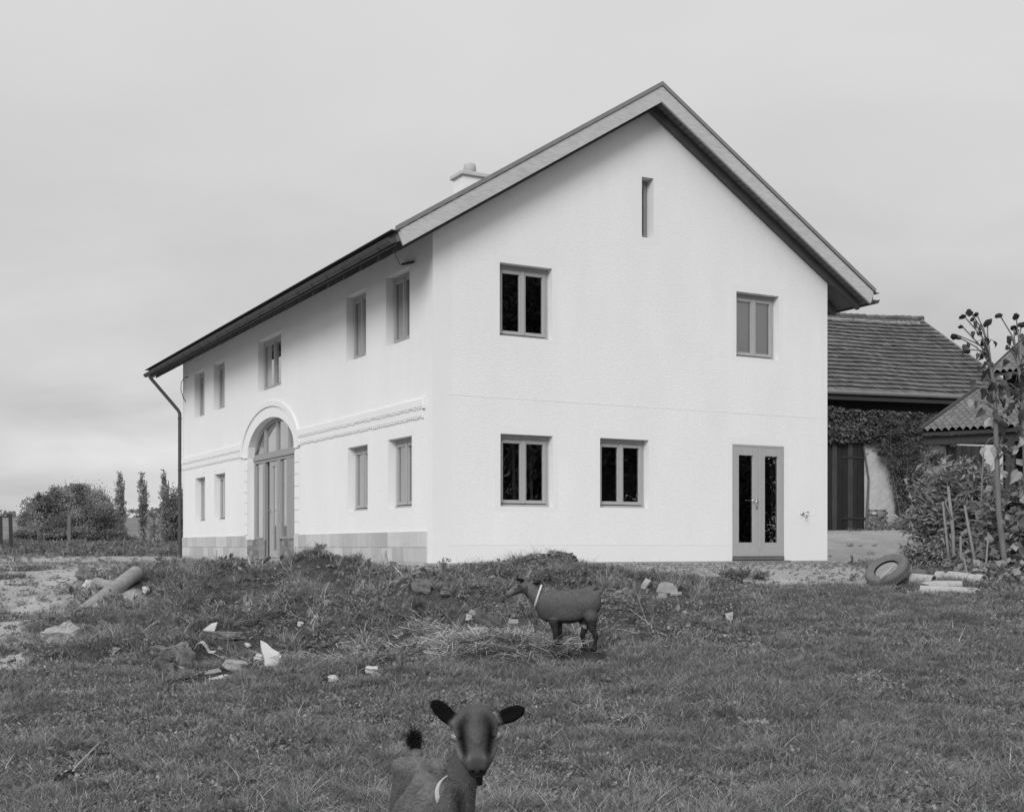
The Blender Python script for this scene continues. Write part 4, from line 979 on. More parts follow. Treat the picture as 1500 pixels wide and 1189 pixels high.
    ey_ = [np.array(H(s * .0660, .026, -.004)) for s in (-1, 1)]
    fur(V - base, Fq, val, 80000, .015, .0018, lambda P: flow(P + base), t, M_HAIR, keep=lambda P: ((P[:, 2] + base[2]) > -1.25) & (np.linalg.norm(P + base - ey_[0], axis=1) > .024) & (np.linalg.norm(P + base - ey_[1], axis=1) > .024) & ~(((P + base - E_) @ f > .10) & ((P + base)[:, 1] < 4.0) & ((P + base)[:, 2] > -.80)), lift=.22, lenf=lambda P: np.where((((P + base) - E_) @ f > -.09) & ((P + base)[:, 2] > -.74) & ((P + base)[:, 1] < 4.02), .36, 1.0))
    # tail brush
    Pn = tt + RNG.normal(size=(1700, 3)) * vec(.010, .010, .018) - vec(0, 0, .012); dv = unit(1700) * .6 + vec(0, .1, .55); dv /= np.linalg.norm(dv, axis=1, keepdims=True); L = RNG.uniform(.018, .042, (1700, 1)); sd = np.cross(dv, unit(1700)) * .0012
    np_mesh('tail_tuft', np.stack([Pn - sd, Pn + sd, Pn + dv * L + sd * .3, Pn + dv * L - sd * .3], 1).reshape(-1, 3) - base, np.arange(6800).reshape(-1, 4), M_HAIR, t, val=RNG.uniform(.06, .2, 1700))
    for s in (-1, 1):
        c = H(s * .0640, .026, -.004) - base
        e = MB(); e.blob(c, (.0150, .0150, .0140), 1, 0, (14, 10)); eye = e.build('eye', M_EYE, t, smooth=True)
        pm = MB(); d = Vector(r * s * .75 + f * .75); d.normalize(); pm.blob(Vector(c) + d * .0122, (.0090, .0062, .0032), 1, 0, (10, 8)); pm.build('pupil', M_PUPIL, eye, smooth=True)
    cb = MB(); ca = np.array(W(668, 1164, 4.07)); axn = Vector((nk1 - nk2)).normalized(); axn = Vector((.42, -.72, .45)).normalized()
    a = axn.orthogonal().normalized(); b = axn.cross(a); pts = [Vector(ca) + (a * math.cos(w) + b * math.sin(w)) * .066 for w in np.linspace(0, 2 * math.pi, 41)]
    V2 = []; 
    for q_ in pts[:-1]:
        n_ = (q_ - Vector(ca)).normalized()
        for (o, h) in ((.0, -.012), (.004, -.012), (.004, .012), (0, .012)): V2.append(q_ + n_ * o + axn * h - Vector(base))
    F2 = [((i % 40) * 4 + j, (i % 40) * 4 + (j + 1) % 4, ((i + 1) % 40) * 4 + (j + 1) % 4, ((i + 1) % 40) * 4 + j) for i in range(40) for j in range(4)]
    cb.add(V2, F2); cb.build('collar', M_COLLAR, t, smooth=False)
    bd = MB(); c = Vector(H(.004, .085, -.075)); bd.tube([c - Vector(base), c + Vector((.002, .0, -.03)) - Vector(base), c + Vector((.003, .004, -.058)) - Vector(base)], [.010, .012, .009], 8); bd.build('wattle', mat('wattle', .02, .8), t, smooth=True)
near_goat()

def far_goat():
    sp = on(843, 951, .20); x0, y0, z0 = sp.x - .02, sp.y, sp.z; k = y0 / 1830.0 * 1.0
    EXC.extend([(x0 + dx, y0 - dy, .17) for dx in (-.22, 0, .22) for dy in (0, .3)])
    def Q(px, py, side=0.0): return vec((px - 840) * k, side, (952 - py) * k)     # goat seen from its left flank
    K = .03; p = []
    p += [('ell', .05, Q(806, 890), (.135, .098, .150)), ('ell', .06, Q(836, 889), (.180, .104, .128)), ('ell', .05, Q(862, 885), (.125, .098, .128)), ('ell', .05, Q(832, 902), (.15, .095, .080)),
          ('cone', .03, Q(803, 871), Q(838, 869), .03, .025), ('cone', .03, Q(838, 869), Q(862, 865), .025, .03), ('cone', .03, Q(862, 866), Q(874, 874), .03, .035)]
    p += [('cone', .035, Q(800, 888), Q(777, 866), .095, .062), ('cone', .03, Q(777, 866), Q(768, 858), .06, .05)]
    hf = vec(-.80, -.05, -.42); hf /= np.linalg.norm(hf); hs = vec(0, 1, 0); hu = np.cross(hf, hs); hu = hu if hu[2] > 0 else -hu; Mh = [hs, hf, hu]; Hc = Q(763, 859)
    H = lambda s, a, b: Hc + hs * s + hf * a + hu * b
    p += [('ell', .02, H(0, 0, .0), (.050, .065, .050), Mh), ('cone', .02, H(0, .03, -.005), H(0, .145, -.012), .042, .026), ('cone', .02, H(0, -.01, -.035), H(0, .12, -.03), .034, .018), ('ell', .015, H(0, .15, -.014), (.027, .026, .024), Mh)]
    ears = [(Q(766, 851, -.05), Q(756, 848, -.10), .4), (Q(770, 850, .03), Q(776, 838, .07), 1.0)]
    for b, t, _ in ears:
        d = t - b; L = np.linalg.norm(d) + .03; d /= np.linalg.norm(d); nn = vec(-.5, -.3, .3) - d * (vec(-.5, -.3, .3) @ d); nn /= np.linalg.norm(nn); p.append(('ell', .012, b + d * L * .45, (.026, L * .6, .011), [np.cross(nn, d), d, nn]))
    # tail, cocked
    p += [('cone', .015, Q(872, 872), Q(879, 867), .028, .024), ('cone', .012, Q(879, 867), Q(884, 857), .022, .020)]
    for (px0, px1, px2, sd, front) in ((811, 814, 815, -.065, 1), (817, 819, 819, .06, 1), (855, 853, 855.5, .06, 0), (866, 873, 871, -.07, 0)):
        if front: J = [Q(px0, 912, sd), Q(px1, 925, sd), Q(px1 + .5, 934, sd), Q(px2, 948.5, sd)]; Rr = [.044, .025, .021, .0135]
        else: J = [Q(px0, 905, sd * .9), Q(px0 + 1.5, 921, sd), Q(px1, 932, sd), Q(px2, 948.5, sd)]; Rr = [.068, .032, .020, .0135]
        for a, b, ra, rb in zip(J, J[1:], Rr, Rr[1:]): p.append(('cone', .02, a, b, ra, rb))
        p.append(('ell', .01, Q(px2 - 1, 950, sd), (.034, .024, .03)))
    V, Fq = sdf_mesh(p, (-.85, -.32, -.06), (.45, .32, .90), .0085); V = laplace(V, Fq, 1, .4)
    val = np.full(len(V), .80); q = V - Hc; hy, hz = q @ hf, q @ hu
    head = (hy > -.06) & (V[:, 0] < -.45)
    val = np.where(head & (hz > -.005) & (hy > .02), val * 1.4, val); val = np.where(head & (hz < -.02) & (hy < .12), val * .45, val); val = np.where(head & (np.abs(hz - .0) < .012) & (hy > .0) & (hy < .08), val * .4, val)
    b, t, _ = ears[0]; val = np.where(np.linalg.norm(V - (b + t) / 2, axis=1) < .05, .18, val)
    b, t, _ = ears[1]; val = np.where(np.linalg.norm(V - (b * .3 + t * .7), axis=1) < .05, 1.5, val)
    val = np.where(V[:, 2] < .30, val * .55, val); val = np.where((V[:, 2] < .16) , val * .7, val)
    val *= 1 + .45 * sst(.40, .62, V[:, 2]) - .25 * sst(.36, .24, V[:, 2]) - .25 * np.exp(-((V[:, 0] - .10) / .06) ** 2 - ((V[:, 2] - .56) / .03) ** 2)  # light back, dark belly and flank hollow: overcast shading put into the coat tone
    val = np.where((np.abs(V[:, 2] - .232) < .016) & (V[:, 0] > .02) & (V[:, 0] < .12), 2.6, val)
    t_ = thing('goat', 'brown goat with a white collar standing side on below the gable', 'goat', (x0, y0, z0), R(-4), 'goats in the meadow')
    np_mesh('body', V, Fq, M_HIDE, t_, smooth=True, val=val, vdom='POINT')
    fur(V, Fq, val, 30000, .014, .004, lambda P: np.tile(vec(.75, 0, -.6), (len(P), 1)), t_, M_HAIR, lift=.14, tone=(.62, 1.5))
    c0 = Q(788, 874); c = MB(); axn = Vector((-.93, 0, .30)).normalized(); a = Vector((0, 1, 0)); b_ = axn.cross(a); V2 = []
    for i in range(28):
        w = 2 * math.pi * i / 28; n_ = a * math.cos(w) * .082 + b_ * math.sin(w) * .112
        for (o, h) in ((1.0, -.009), (1.05, -.009), (1.05, .009), (1.0, .009)): V2.append(Vector(c0) + n_ * o + axn * h)
    c.add(V2, [((i % 28) * 4 + j, (i % 28) * 4 + (j + 1) % 4, ((i + 1) % 28) * 4 + (j + 1) % 4, ((i + 1) % 28) * 4 + j) for i in range(28) for j in range(4)]); c.build('collar', M_COLLAR, t_)
    for s in (-1, 1):
        e = MB(); e.blob(H(s * .045, .02, .012), (.012, .012, .012), 1, 0, (8, 6)); e.build('eye', M_PUPIL, t_, smooth=True)
far_goat()
# ================================================================== DEBRIS ON THE BANK
M_STONE = mat('rubble_stone', .30, .9, var=.40, scale=9, bump=.8, bscale=18, bdist=.03, rnd=.25, attr=True)
M_DSTONE = mat('dark_rubble', .13, .95, var=.45, scale=8, bump=.8, bscale=18, bdist=.03, rnd=.3)
M_PLASTER = mat('plaster_chunk', .48, .9, var=.25, scale=7, bump=.4, bscale=25, bdist=.02)
M_TIMB = mat('old_timber', .20, .9, var=.35, scale=7, stretch=(4, 4, .5), bump=.5, bscale=30)
M_PIPE = mat('concrete_pipe', .24, .9, var=.30, scale=4, bump=.35, bscale=40, var2=.25, scale2=14)
M_CLAY = mat('stoneware', .36, .55, var=.25, scale=5, spec=.4, bump=.15, bscale=30)
M_SOOT = mat('pipe_inside', .09, .9)
M_RUST = mat('rusty_sheet', .17, .7, var=.4, scale=8)
def rub(name, label, cat, px, py, size, m, seed=0, rot=(0, 0, 0), amp=.22, pw=.75, group=None, sink=.3):
    p = on(px, py); mb = MB(); mb.blob((0, 0, 0), size, seed, amp, (20, 14), M=Euler([R(a) for a in rot]).to_matrix(), pw=pw, fl=1.6)
    o = mb.build(name, m, smooth=False, loc=(p.x, p.y, p.z + size[2] * (1 - sink))); return tag(o, label, cat, group)
def slab(name, label, cat, px, py, poly, th, m, rot, group=None, lift=0.0):
    p = on(px, py); r = random.Random(int(px)); mb = MB()
    n = len(poly); top = [(x + r.uniform(-.004, .004), y, th) for x, y in poly]; bot = [(x * 1.04, y * 1.04, 0) for x, y in poly]
    cx = sum(x for x, y in poly) / n; cy = sum(y for x, y in poly) / n
    mb.add(bot + top + [(cx, cy, th * 1.15)], [tuple(range(n - 1, -1, -1))] + [(i, (i + 1) % n, n + (i + 1) % n, n + i) for i in range(n)] + [(n + i, n + (i + 1) % n, 2 * n) for i in range(n)])
    o = mb.build(name, m, bevel=.004, loc=(p.x, p.y, p.z + lift)); o.rotation_euler = [R(a) for a in rot]; return tag(o, label, cat, group)

def pipe(name, label, a, b, r, m, th=.02, flare=0, group=None, seed=0):
    a, b = Vector(a), Vector(b); d = (b - a); L = d.length; mb = MB(); n = 20; rr = random.Random(seed); V = []; rings = []
    prof = [(0, r + flare), (.10 * bool(flare), r + flare), (.12 * bool(flare) + .002, r), (L * .5, r), (L, r)]
    inn = [(L, r - th), (L * .5, r - th), (0, r - th + flare * .8)]
    allp = prof + inn
    for k, (z, q) in enumerate(allp):
        for j in range(n):
            w = 2 * math.pi * j / n; e = (.05 * math.sin(3 * w + seed) + .03 * math.sin(7 * w)) if (z == L and seed) else 0
            V.append((q * math.cos(w), q * math.sin(w), z - e * 1.6))
    Fq = [(k * n + j, k * n + (j + 1) % n, (k + 1) * n + (j + 1) % n, (k + 1) * n + j) for k in range(len(allp) - 1) for j in range(n)]
    k = len(allp) - 1; Fq += [(k * n + j, k * n + (j + 1) % n, (j + 1) % n, j) for j in range(n)]
    mb.add(V, Fq); o = mb.build(name, m, smooth=False, loc=a); o.rotation_euler = d.to_track_quat('Z', 'Y').to_euler(); return tag(o, label, 'pipe', group)
def smooth_(o, ang=40):
    for pl in o.data.polygons: pl.use_smooth = True
    try: o.data.set_sharp_from_angle(angle=R(ang))
    except Exception: pass
    return o
pa = on(118, 897, .12); pb_ = on(200, 851, .14); EXC += [(pa.x + (pb_.x - pa.x) * t, pa.y + (pb_.y - pa.y) * t, .12) for t in (.2, .4, .6, .8)]
smooth_(pipe('concrete_pipe', 'long grey concrete pipe lying slantwise down the end of the bank', (pa.x, pa.y, pa.z - .03), (pb_.x, pb_.y, pb_.z + .10), .092, M_PIPE, seed=0))
pc = on(141, 864, .12); pd = on(176, 868, .12)
smooth_(pipe('concrete_pipe', 'short stub of concrete pipe half hidden behind the long slanting one', (pc.x, pc.y, pc.z + .07), (pd.x, pd.y, pd.z + .03), .085, M_PIPE, seed=0))
rub('plaster_lump', 'white plaster lump at the mouth of the short pipe stub', 'rubble', 131, 862, (.07, .06, .06), M_PLASTER, 5, (0, 20, 10))
rub('dark_clod', 'dark earthy clod behind the white plaster lump and the pipe stub', 'rubble', 126, 850, (.13, .1, .1), M_DSTONE, 6)
rub('rubble_stone', 'pale pitted boulder lying alone beside the gravel track', 'stone', 90, 944, (.17, .11, .12), M_STONE, 11, (0, -25, 15), .20, .6, sink=.35)
# the white slab leaning up out of the weeds
slab('white_slab', 'jagged white slab standing tilted in the weeds at the foot of the bank', 'rubble', 394, 974, [(-.03, -.05), (.06, -.05), (.12, -.01), (.13, .035), (.085, .05), (.11, .09), (.06, .13), (-.01, .16), (-.06, .20), (-.13, .225), (-.11, .16), (-.085, .10), (-.05, .03)], .04, M_PLASTER, (56, 10, 4), lift=.0)
rub('plaster_lump', 'small white lump beside the jagged white slab', 'rubble', 379, 966, (.04, .035, .03), M_PLASTER, 7)
slab('tile_shard', 'pointed white shard on the middle of the bank', 'rubble', 308, 922, [(-.08, -.02), (.05, -.04), (.07, .08), (.0, .06)], .02, M_PLASTER, (60, 0, -8))
rub('rubble_stone', 'rounded pale stone between the jagged slab and the flat shards', 'stone', 345, 981, (.105, .07, .055), M_STONE, 13, (0, 5, 10), .12, .75)
slab('tile_shard', 'bright flat shard lying in front of the rounded pale stone', 'rubble', 319, 994, [(-.11, -.015), (.06, -.02), (.10, .035), (.05, .045)], .014, M_PLASTER, (25, -6, 4))
slab('tile_shard', 'grey flat shard just above the bright flat shard', 'rubble', 312, 986, [(-.09, -.02), (.08, -.02), (.06, .05), (-.03, .05)], .018, M_STONE, (20, -10, 14))
GR = 'dark broken blocks at the foot of the bank'
for i, (px, py, s, sd, rot) in enumerate(((244, 978, (.09, .08, .08), 21, (10, 15, 0)), (258, 962, (.14, .09, .07), 22, (0, -12, 20)), (270, 972, (.10, .08, .09), 23, (0, 10, 40)), (249, 985, (.05, .05, .05), 24, (0, 0, 0)), (155, 930, (.10, .07, .08), 25, (0, 20, 10)), (335, 935, (.15, .06, .04), 26, (0, 4, 6)), (233, 958, (.08, .06, .05), 27, (0, 0, 30)), (617, 868, (.11, .07, .085), 28, (0, 8, 12)), (655, 872, (.09, .06, .05), 29, (0, 0, 60)), (715, 915, (.16, .09, .07), 30, (0, 25, 10)))):
    rub('broken_block', ['dark block at the outer end of the row of blocks by the white slab', 'wide dark block under the bent metal strip', 'square grey block with a flat top below the bent metal strip', 'small dark block nearest the viewer in the heap of blocks', 'dark block standing near the pale pitted boulder', 'long flat dark block above the white slab', 'low dark block sunk behind the heap of blocks', 'dark angular block high on the bank below the bent branch', 'sunken grey block to the house side of the angular block', 'dark block under the leaning timber near the goat'][i], 'rubble', px, py, s, M_DSTONE, sd, rot, .18, .55, GR)
mb = MB(); p = on(290, 958); 
for k in range(7):
    t0, t1 = k / 7, (k + 1) / 7
    f = lambda t: Vector((-.03 + .20 * t, .0, .10 * math.sin(math.pi * min(1, t * 1.25 + .12)) + .01))
    a, b = f(t0), f(t1); mb.prism([a + Vector((0, -.035, 0)), b + Vector((0, -.035, 0)), b + Vector((0, .04, .01)), a + Vector((0, .04, .01))], (0, 0, .008))
tag(mb.build('bent_strip', mat('pale_metal', .4, .5, var=.3, scale=12), loc=p), 'bent pale metal strip arching over the dark blocks', 'scrap')
slab('leaning_board', 'pale grey board end leaning out of the bank near the goat', 'timber', 702, 912, [(-.13, -.035), (.13, -.04), (.15, .035), (-.12, .04)], .02, M_STONE, (38, 28, 0), lift=.06)
rub('rubble_stone', 'small white stone below the leaning board end', 'stone', 688, 908, (.04, .03, .035), M_PLASTER, 33)
slab('tile_shard', 'square grey tile piece right of the leaning board end', 'rubble', 752, 913, [(-.06, -.03), (.05, -.03), (.055, .04), (-.05, .045)], .03, M_STONE, (35, 0, 5))
for i, (px, py, poly, rot, lab) in enumerate(((943, 862, [(-.05, -.02), (.03, -.03), (.08, .10), (.0, .13)], (55, 0, -30), 'tile piece standing on edge near the weeds below the gable door'), (978, 866, [(-.15, -.04), (.13, -.05), (.10, .10), (-.02, .13), (-.10, .09)], (50, 4, 4), 'large flat stone slab at the end of the bank below the gable'), (970, 876, [(-.06, -.03), (.06, -.03), (.05, .05), (-.05, .06)], (40, 0, -6), 'small square slab in front of the large flat stone slab'), (990, 872, [(-.07, -.012), (.07, -.012), (.08, .02), (-.06, .02)], (20, -6, 8), 'thin light sliver beside the small square slab'))):
    slab('stone_slab', lab, 'stone', px, py, poly, .03, M_STONE, rot)
slab('stone_slab', 'pale fragment standing where the lawn meets the bank below the door', 'stone', 1066, 907, [(-.03, -.02), (.05, -.02), (.08, .09), (-.02, .07)], .02, M_STONE, (60, 0, 10))
for i, (px, py, s, lab) in enumerate(((545, 985, (.06, .03, .035), 'white brick shaped stone in the lawn, largest of the white stones there'), (488, 997, (.045, .035, .03), 'rounded white stone nearest the viewer on the lawn edge'), (500, 968, (.05, .03, .02), 'flat pale chip in a patch of chips on the lawn edge'), (363, 948, (.03, .025, .025), 'tiny white pebble above the jagged white slab'), (440, 916, (.03, .03, .025), 'white pebble on the bank straight below the arched entrance'), (213, 867, (.035, .025, .04), 'white stone beside the upper end of the long concrete pipe'))):
    rub('white_stone', lab, 'stone', px, py, s, M_PLASTER, 40 + i)
# timber pieces
def stick(name, label, pts, rad, m, cat='stick', smooth=True, n=7, group=None):
    b = Vector(pts[0]); mb = MB(); mb.tube([Vector(p) - b for p in pts], rad, n); o = mb.build(name, m, smooth=smooth, loc=b); return tag(o, label, cat, group)
M_BLEACH = mat('bleached_wood', .38, .8, var=.3, scale=9, stretch=(3, 3, .5), bump=.4, bscale=25)
stick('bent_branch', 'bleached branch with a hooked tip rising from the bank before the plinth', [W(592, 862, 16.0), W(583, 848, 16.05), W(571, 836, 16.1), W(564, 822, 16.1), W(562, 811, 16.1), W(565, 805, 16.1)], [.055, .05, .045, .042, .036, .018], M_BLEACH)
stick('crooked_root', 'black crooked root in front of the arched entrance', [W(366, 842, 16.4), W(374, 832, 16.4), W(380, 826, 16.4), W(386, 822, 16.4), W(395, 816, 16.3)], [.03, .035, .03, .04, .02], M_SEAL)
mb = MB(); p = W(394, 868, 15.9); mb.box((-.075, -.06, -.15), (.075, .06, .26)); o = mb.build('timber_stub', M_TIMB, bevel=.012, loc=p); o.rotation_euler = (R(12), R(-14), R(10)); tag(o, 'squared grey timber stub leaning on the bank below the arched entrance', 'timber')
mb = MB(); p = W(747, 868, 15.7); mb.tube([(0, 0, -.15), (0, 0, .0), (-.005, 0, .30)], [.038, .036, .034], 9); o = mb.build('timber_stub', M_BLEACH, loc=p); tag(o, 'pale round peg standing in the bank just behind the goat nose', 'timber')
stick('old_plank', 'thin dark plank sticking out of the bank above the jagged white slab', [W(432, 960, 13.2), W(446, 930, 13.6), W(455, 915, 13.8)], [.03, .028, .025], M_TIMB, n=4, smooth=False)
stick('thin_stick', 'straight pale stick lying in the lawn grass', [on(108, 1140) + Vector((0, 0, .06)), on(146, 1108) + Vector((0, 0, .10))], .006, M_DRY)
stick('thin_stick', 'short stake at the foot of the plinth beside the arched entrance', [W(316, 822, 27.5), W(316, 806, 27.5)], .035, M_BLEACH)

# ---------------------------------------------- tyre and stoneware pipes at the garden edge
def tyre():
    p = on(1300, 858); t = thing('car_tyre', 'worn grey tyre leaning at the edge of the gravel by the stoneware pipes', 'tyre', (p.x, p.y, p.z + .20))
    t.rotation_euler = Vector((-.52, -.38, .77)).to_track_quat('Z', 'Y').to_euler(); n = 44; prof = [(.17, -.055), (.20, -.075), (.255, -.085), (.285, -.075), (.300, -.05), (.303, 0), (.300, .05), (.285, .075), (.255, .085), (.20, .075), (.17, .055), (.175, .045), (.24, .05), (.27, 0), (.24, -.05), (.175, -.045)]
    mb = MB(); V = [(r * math.cos(2 * math.pi * i / n), r * math.sin(2 * math.pi * i / n), z) for i in range(n) for r, z in prof]; m = len(prof)
    mb.add(V, [(i * m + j, ((i + 1) % n) * m + j, ((i + 1) % n) * m + (j + 1) % m, i * m + (j + 1) % m) for i in range(n) for j in range(m)])
    for i in range(n):
        w = 2 * math.pi * (i + .5) / n
        for s in (-1, 1):
            M = Matrix.Rotation(w, 4, 'Z') @ Matrix.Translation((.303, 0, s * .026)) @ Matrix.Rotation(s * .4, 4, 'X'); mb.box((-.004, -.013, -.022), (.008, .013, .022), M=M)
    mb.build('tread', mat('dusty_rubber', .13, .85, var=.35, scale=10), t)
    rb = MB(); rb.tube([(0, 0, -.05), (0, 0, .03)], [.17, .16], 24); rb.build('wheel_disc', mat('dusty_disc', .24, .8, var=.35, scale=7), t)
    stick('thin_stick', 'short stick lying across the hub of the leaning tyre', [W(1289, 847, 16.75), W(1310, 828, 16.9)], .012, M_BLEACH)
    rub('stone_block', 'flat dark stone block behind the leaning tyre', 'stone', 1338, 850, (.16, .12, .09), M_DSTONE, 51, (0, 0, 5), .05, .35)
tyre()
GP = 'broken stoneware pipes at the garden edge'
for (a, b, r, fl, sd, lab) in (((1336, 855, 17.1), (1368, 862, 16.9), .11, 0, 0, 'stoneware pipe with its dark open mouth beside the tyre'), ((1371, 853, 17.4), (1391, 856, 17.3), .085, .022, 0, 'short stoneware pipe with a socket collar at the back of the heap'), ((1390, 855, 17.35), (1421, 863, 17.1), .10, 0, 0, 'longest stoneware pipe, lying over the back of the heap'), ((1441, 864, 16.9), (1421, 862, 17.05), .098, .012, 0, 'stoneware pipe with a round open end pointing away from the tyre'), ((1409, 872, 16.6), (1362, 867, 16.7), .085, 0, 3, 'broken stoneware pipe with a jagged end in the middle of the heap'), ((1348, 872, 16.45), (1424, 882, 16.2), .075, 0, 2, 'half buried stoneware pipe nearest the lawn')):
    A, B = W(*a), W(*b); A.z = max(A.z, g1(A.x, A.y) + r * .5); B.z = max(B.z, g1(B.x, B.y) + r * .5); smooth_(pipe('stoneware_pipe', lab, A, B, r, M_CLAY, .018, fl, GP, sd))

# ================================================================== GARDEN
def bush(name, label, cat, base, clusters, n, leaf, m, aspect=.5, sub=30, spread=.2, droop=.1, stems=12, vr=(.5, 1.5), shell=.4, up=.5, group=None, sr=.012):
    b = Vector(base); t = thing(name, label, cat, b, 0, group); cl = [((Vector(c) - b)[:], r) for c, r in clusters]
    o, subs = foliage('foliage', cl, n, leaf, m, t, aspect=aspect, sub=sub, spread=spread, droop=droop, vr=vr, shell=shell, up=up)
    mb = MB(); r = random.Random(int(b.x * 50))
    for k in range(stems):
        s = Vector(subs[r.randrange(len(subs))]); a = Vector((r.uniform(-.12, .12) + s.x * .25, r.uniform(-.1, .1), g1(b.x + s.x * .25, b.y) - b.z - .03)); mb.tube([a, a.lerp(s, .6) + Vector((0, 0, .1)), s], [sr, sr * .8, sr * .4], 5)
    mb.build('stem', M_STEM, t, smooth=True); return t
def gb(px, Y): x = W(px, 0, Y).x; return (x, Y, g1(x, Y))
bush('leafy_shrub', 'tall shrub with long pointed leaves behind the garden stakes', 'shrub', gb(1405, 21.5), [C(1375, 725, 21.5, .45, .45), C(1410, 715, 21.6, .45, .45), C(1440, 720, 21.6, .35, .45), C(1365, 765, 21.3, .35, .4), C(1400, 765, 21.3, .5, .45), C(1435, 770, 21.4, .4, .5), C(1345, 770, 21.2, .2, .25), C(1400, 800, 21.2, .5, .3)], 5200, .17, M_LEAF, .30, 40, .22, -.25, 18)
bush('low_bush', 'low dark small leaved bush between the tyre and the stakes', 'bush', gb(1358, 18.6), [C(1345, 822, 18.6, .28, .26), C(1370, 820, 18.7, .24, .28), C(1335, 808, 18.6, .16, .14), C(1385, 830, 18.6, .22, .24), C(1360, 838, 18.5, .3, .18)], 5200, .055, M_LEAFD, .5, 30, .22, 0, 12, vr=(.4, 1.7))
bush('broad_leaved_plant', 'big broad leaved climbing plant around the sunflower stalks', 'plant', gb(1470, 18.0), [C(1455, 745, 18.2, .26, .42), C(1480, 760, 18.1, .3, .5), C(1500, 780, 18.0, .3, .5), C(1465, 800, 18.0, .35, .4), C(1490, 830, 17.8, .35, .35), C(1440, 800, 18.2, .2, .35), C(1510, 720, 18.2, .25, .3)], 1500, .125, M_LEAF, .9, 40, .25, .25, 16, vr=(.55, 1.5), up=.6)
bush('broad_leaved_plant', 'low broad leaved plants spreading at the foot of the stakes', 'plant', gb(1460, 17.2), [C(1440, 845, 17.5, .3, .14), C(1470, 850, 17.3, .3, .2), C(1495, 860, 17.0, .3, .2), C(1420, 840, 17.7, .2, .2), C(1400, 835, 17.9, .2, .2)], 1000, .12, M_LEAF, .85, 34, .25, .1, 10, vr=(.55, 1.5), up=1.2)
bush('dock_plant', 'dark ragged dock leaves beside the end of the pipe heap', 'plant', gb(1475, 16.2), [C(1460, 882, 16.4, .32, .08), C(1485, 885, 16.2, .28, .12), C(1440, 885, 16.3, .2, .06), C(1505, 878, 16.2, .25, .15)], 900, .13, M_LEAFD, .45, 26, .28, -.1, 6, up=.6)
GS = 'wooden stakes in the garden bed'; M_STAKE = mat('stake_wood', .20, .9, var=.4, scale=12, stretch=(3, 3, .5), bump=.6, bscale=30)
for (pts, r, lab) in (([(1381, 735, 18.3), (1387, 790, 18.2), (1393, 850, 18.1)], .028, 'slim grey stake nearest the tyre'), ([(1389, 712, 18.1), (1396, 780, 18.0), (1398, 850, 17.9)], .036, 'tallest and thickest grey stake, forked at the top'), ([(1413, 740, 18.0), (1422, 790, 17.9), (1433, 856, 17.7)], .03, 'leaning stake with a pale knot halfway up'), ([(1407, 785, 17.8), (1408, 850, 17.7)], .028, 'short upright stake between the thick one and the leaning one'), ([(1410, 810, 17.5), (1418, 845, 17.2), (1425, 876, 16.9)], .02, 'thin stake slanting down onto the stoneware pipes'), ([(1441, 660, 18.6), (1438, 720, 18.5), (1436, 790, 18.4)], .018, 'thin straight rod beside the sunflower stalk'), ([(1448, 780, 17.7), (1442, 855, 17.4)], .022, 'short slanting stake just left of the sunflower stalk')):
    q = [W(*a) for a in pts]; q[-1].z = g1(q[-1].x, q[-1].y) - .05 if 'slanting down' not in lab else q[-1].z; stick('garden_stake', lab, q, [r * .55] + [r * .75] * (len(q) - 1), M_STAKE, 'stake', group=GS)
stick('forked_twig', 'pale fork branching from the tallest garden stake', [W(1394, 760, 18.0), W(1387, 742, 18.0), W(1384, 734, 18.0)], [.012, .010, .006], M_STAKE)

def heart_leaf(mb, base, d, n, L, fold=.25, seed=0, val=1.0):
    d = Vector(d).normalized(); n = Vector(n); n = (n - d * n.dot(d)).normalized(); s = d.cross(n); r = random.Random(seed); K = 7; V = []; Fq = []
    for i in range(K + 1):
        t = i / K; w = (.52 * math.sin(math.pi * min(1, t * .86 + .14)) ** .8 * (1 - t * .4)) * L * .75 * r.uniform(.75, 1.1) * (0 if i == K else 1)
        c = Vector(base) + d * L * t + n * L * (-.35 * t * t) ; f = fold * w * (1.2 + 1.1 * math.sin(5 * t + seed))
        V += [c + s * w + n * (f + r.uniform(-.04, .04) * L), c, c - s * w + n * (f + r.uniform(-.04, .04) * L)]
    for i in range(K):
        for j in (0, 1): Fq.append((3 * i + j, 3 * i + 3 + j, 3 * i + 4 + j, 3 * i + 1 + j))
    mb.add(V, Fq, 0, val)
M_DEADLEAF = mat('withered_leaf', .075, .85, attr=True, trans=.2); M_HEADD = mat('seed_head', .022, .9, var=.4, scale=60, bump=.8, bscale=90)
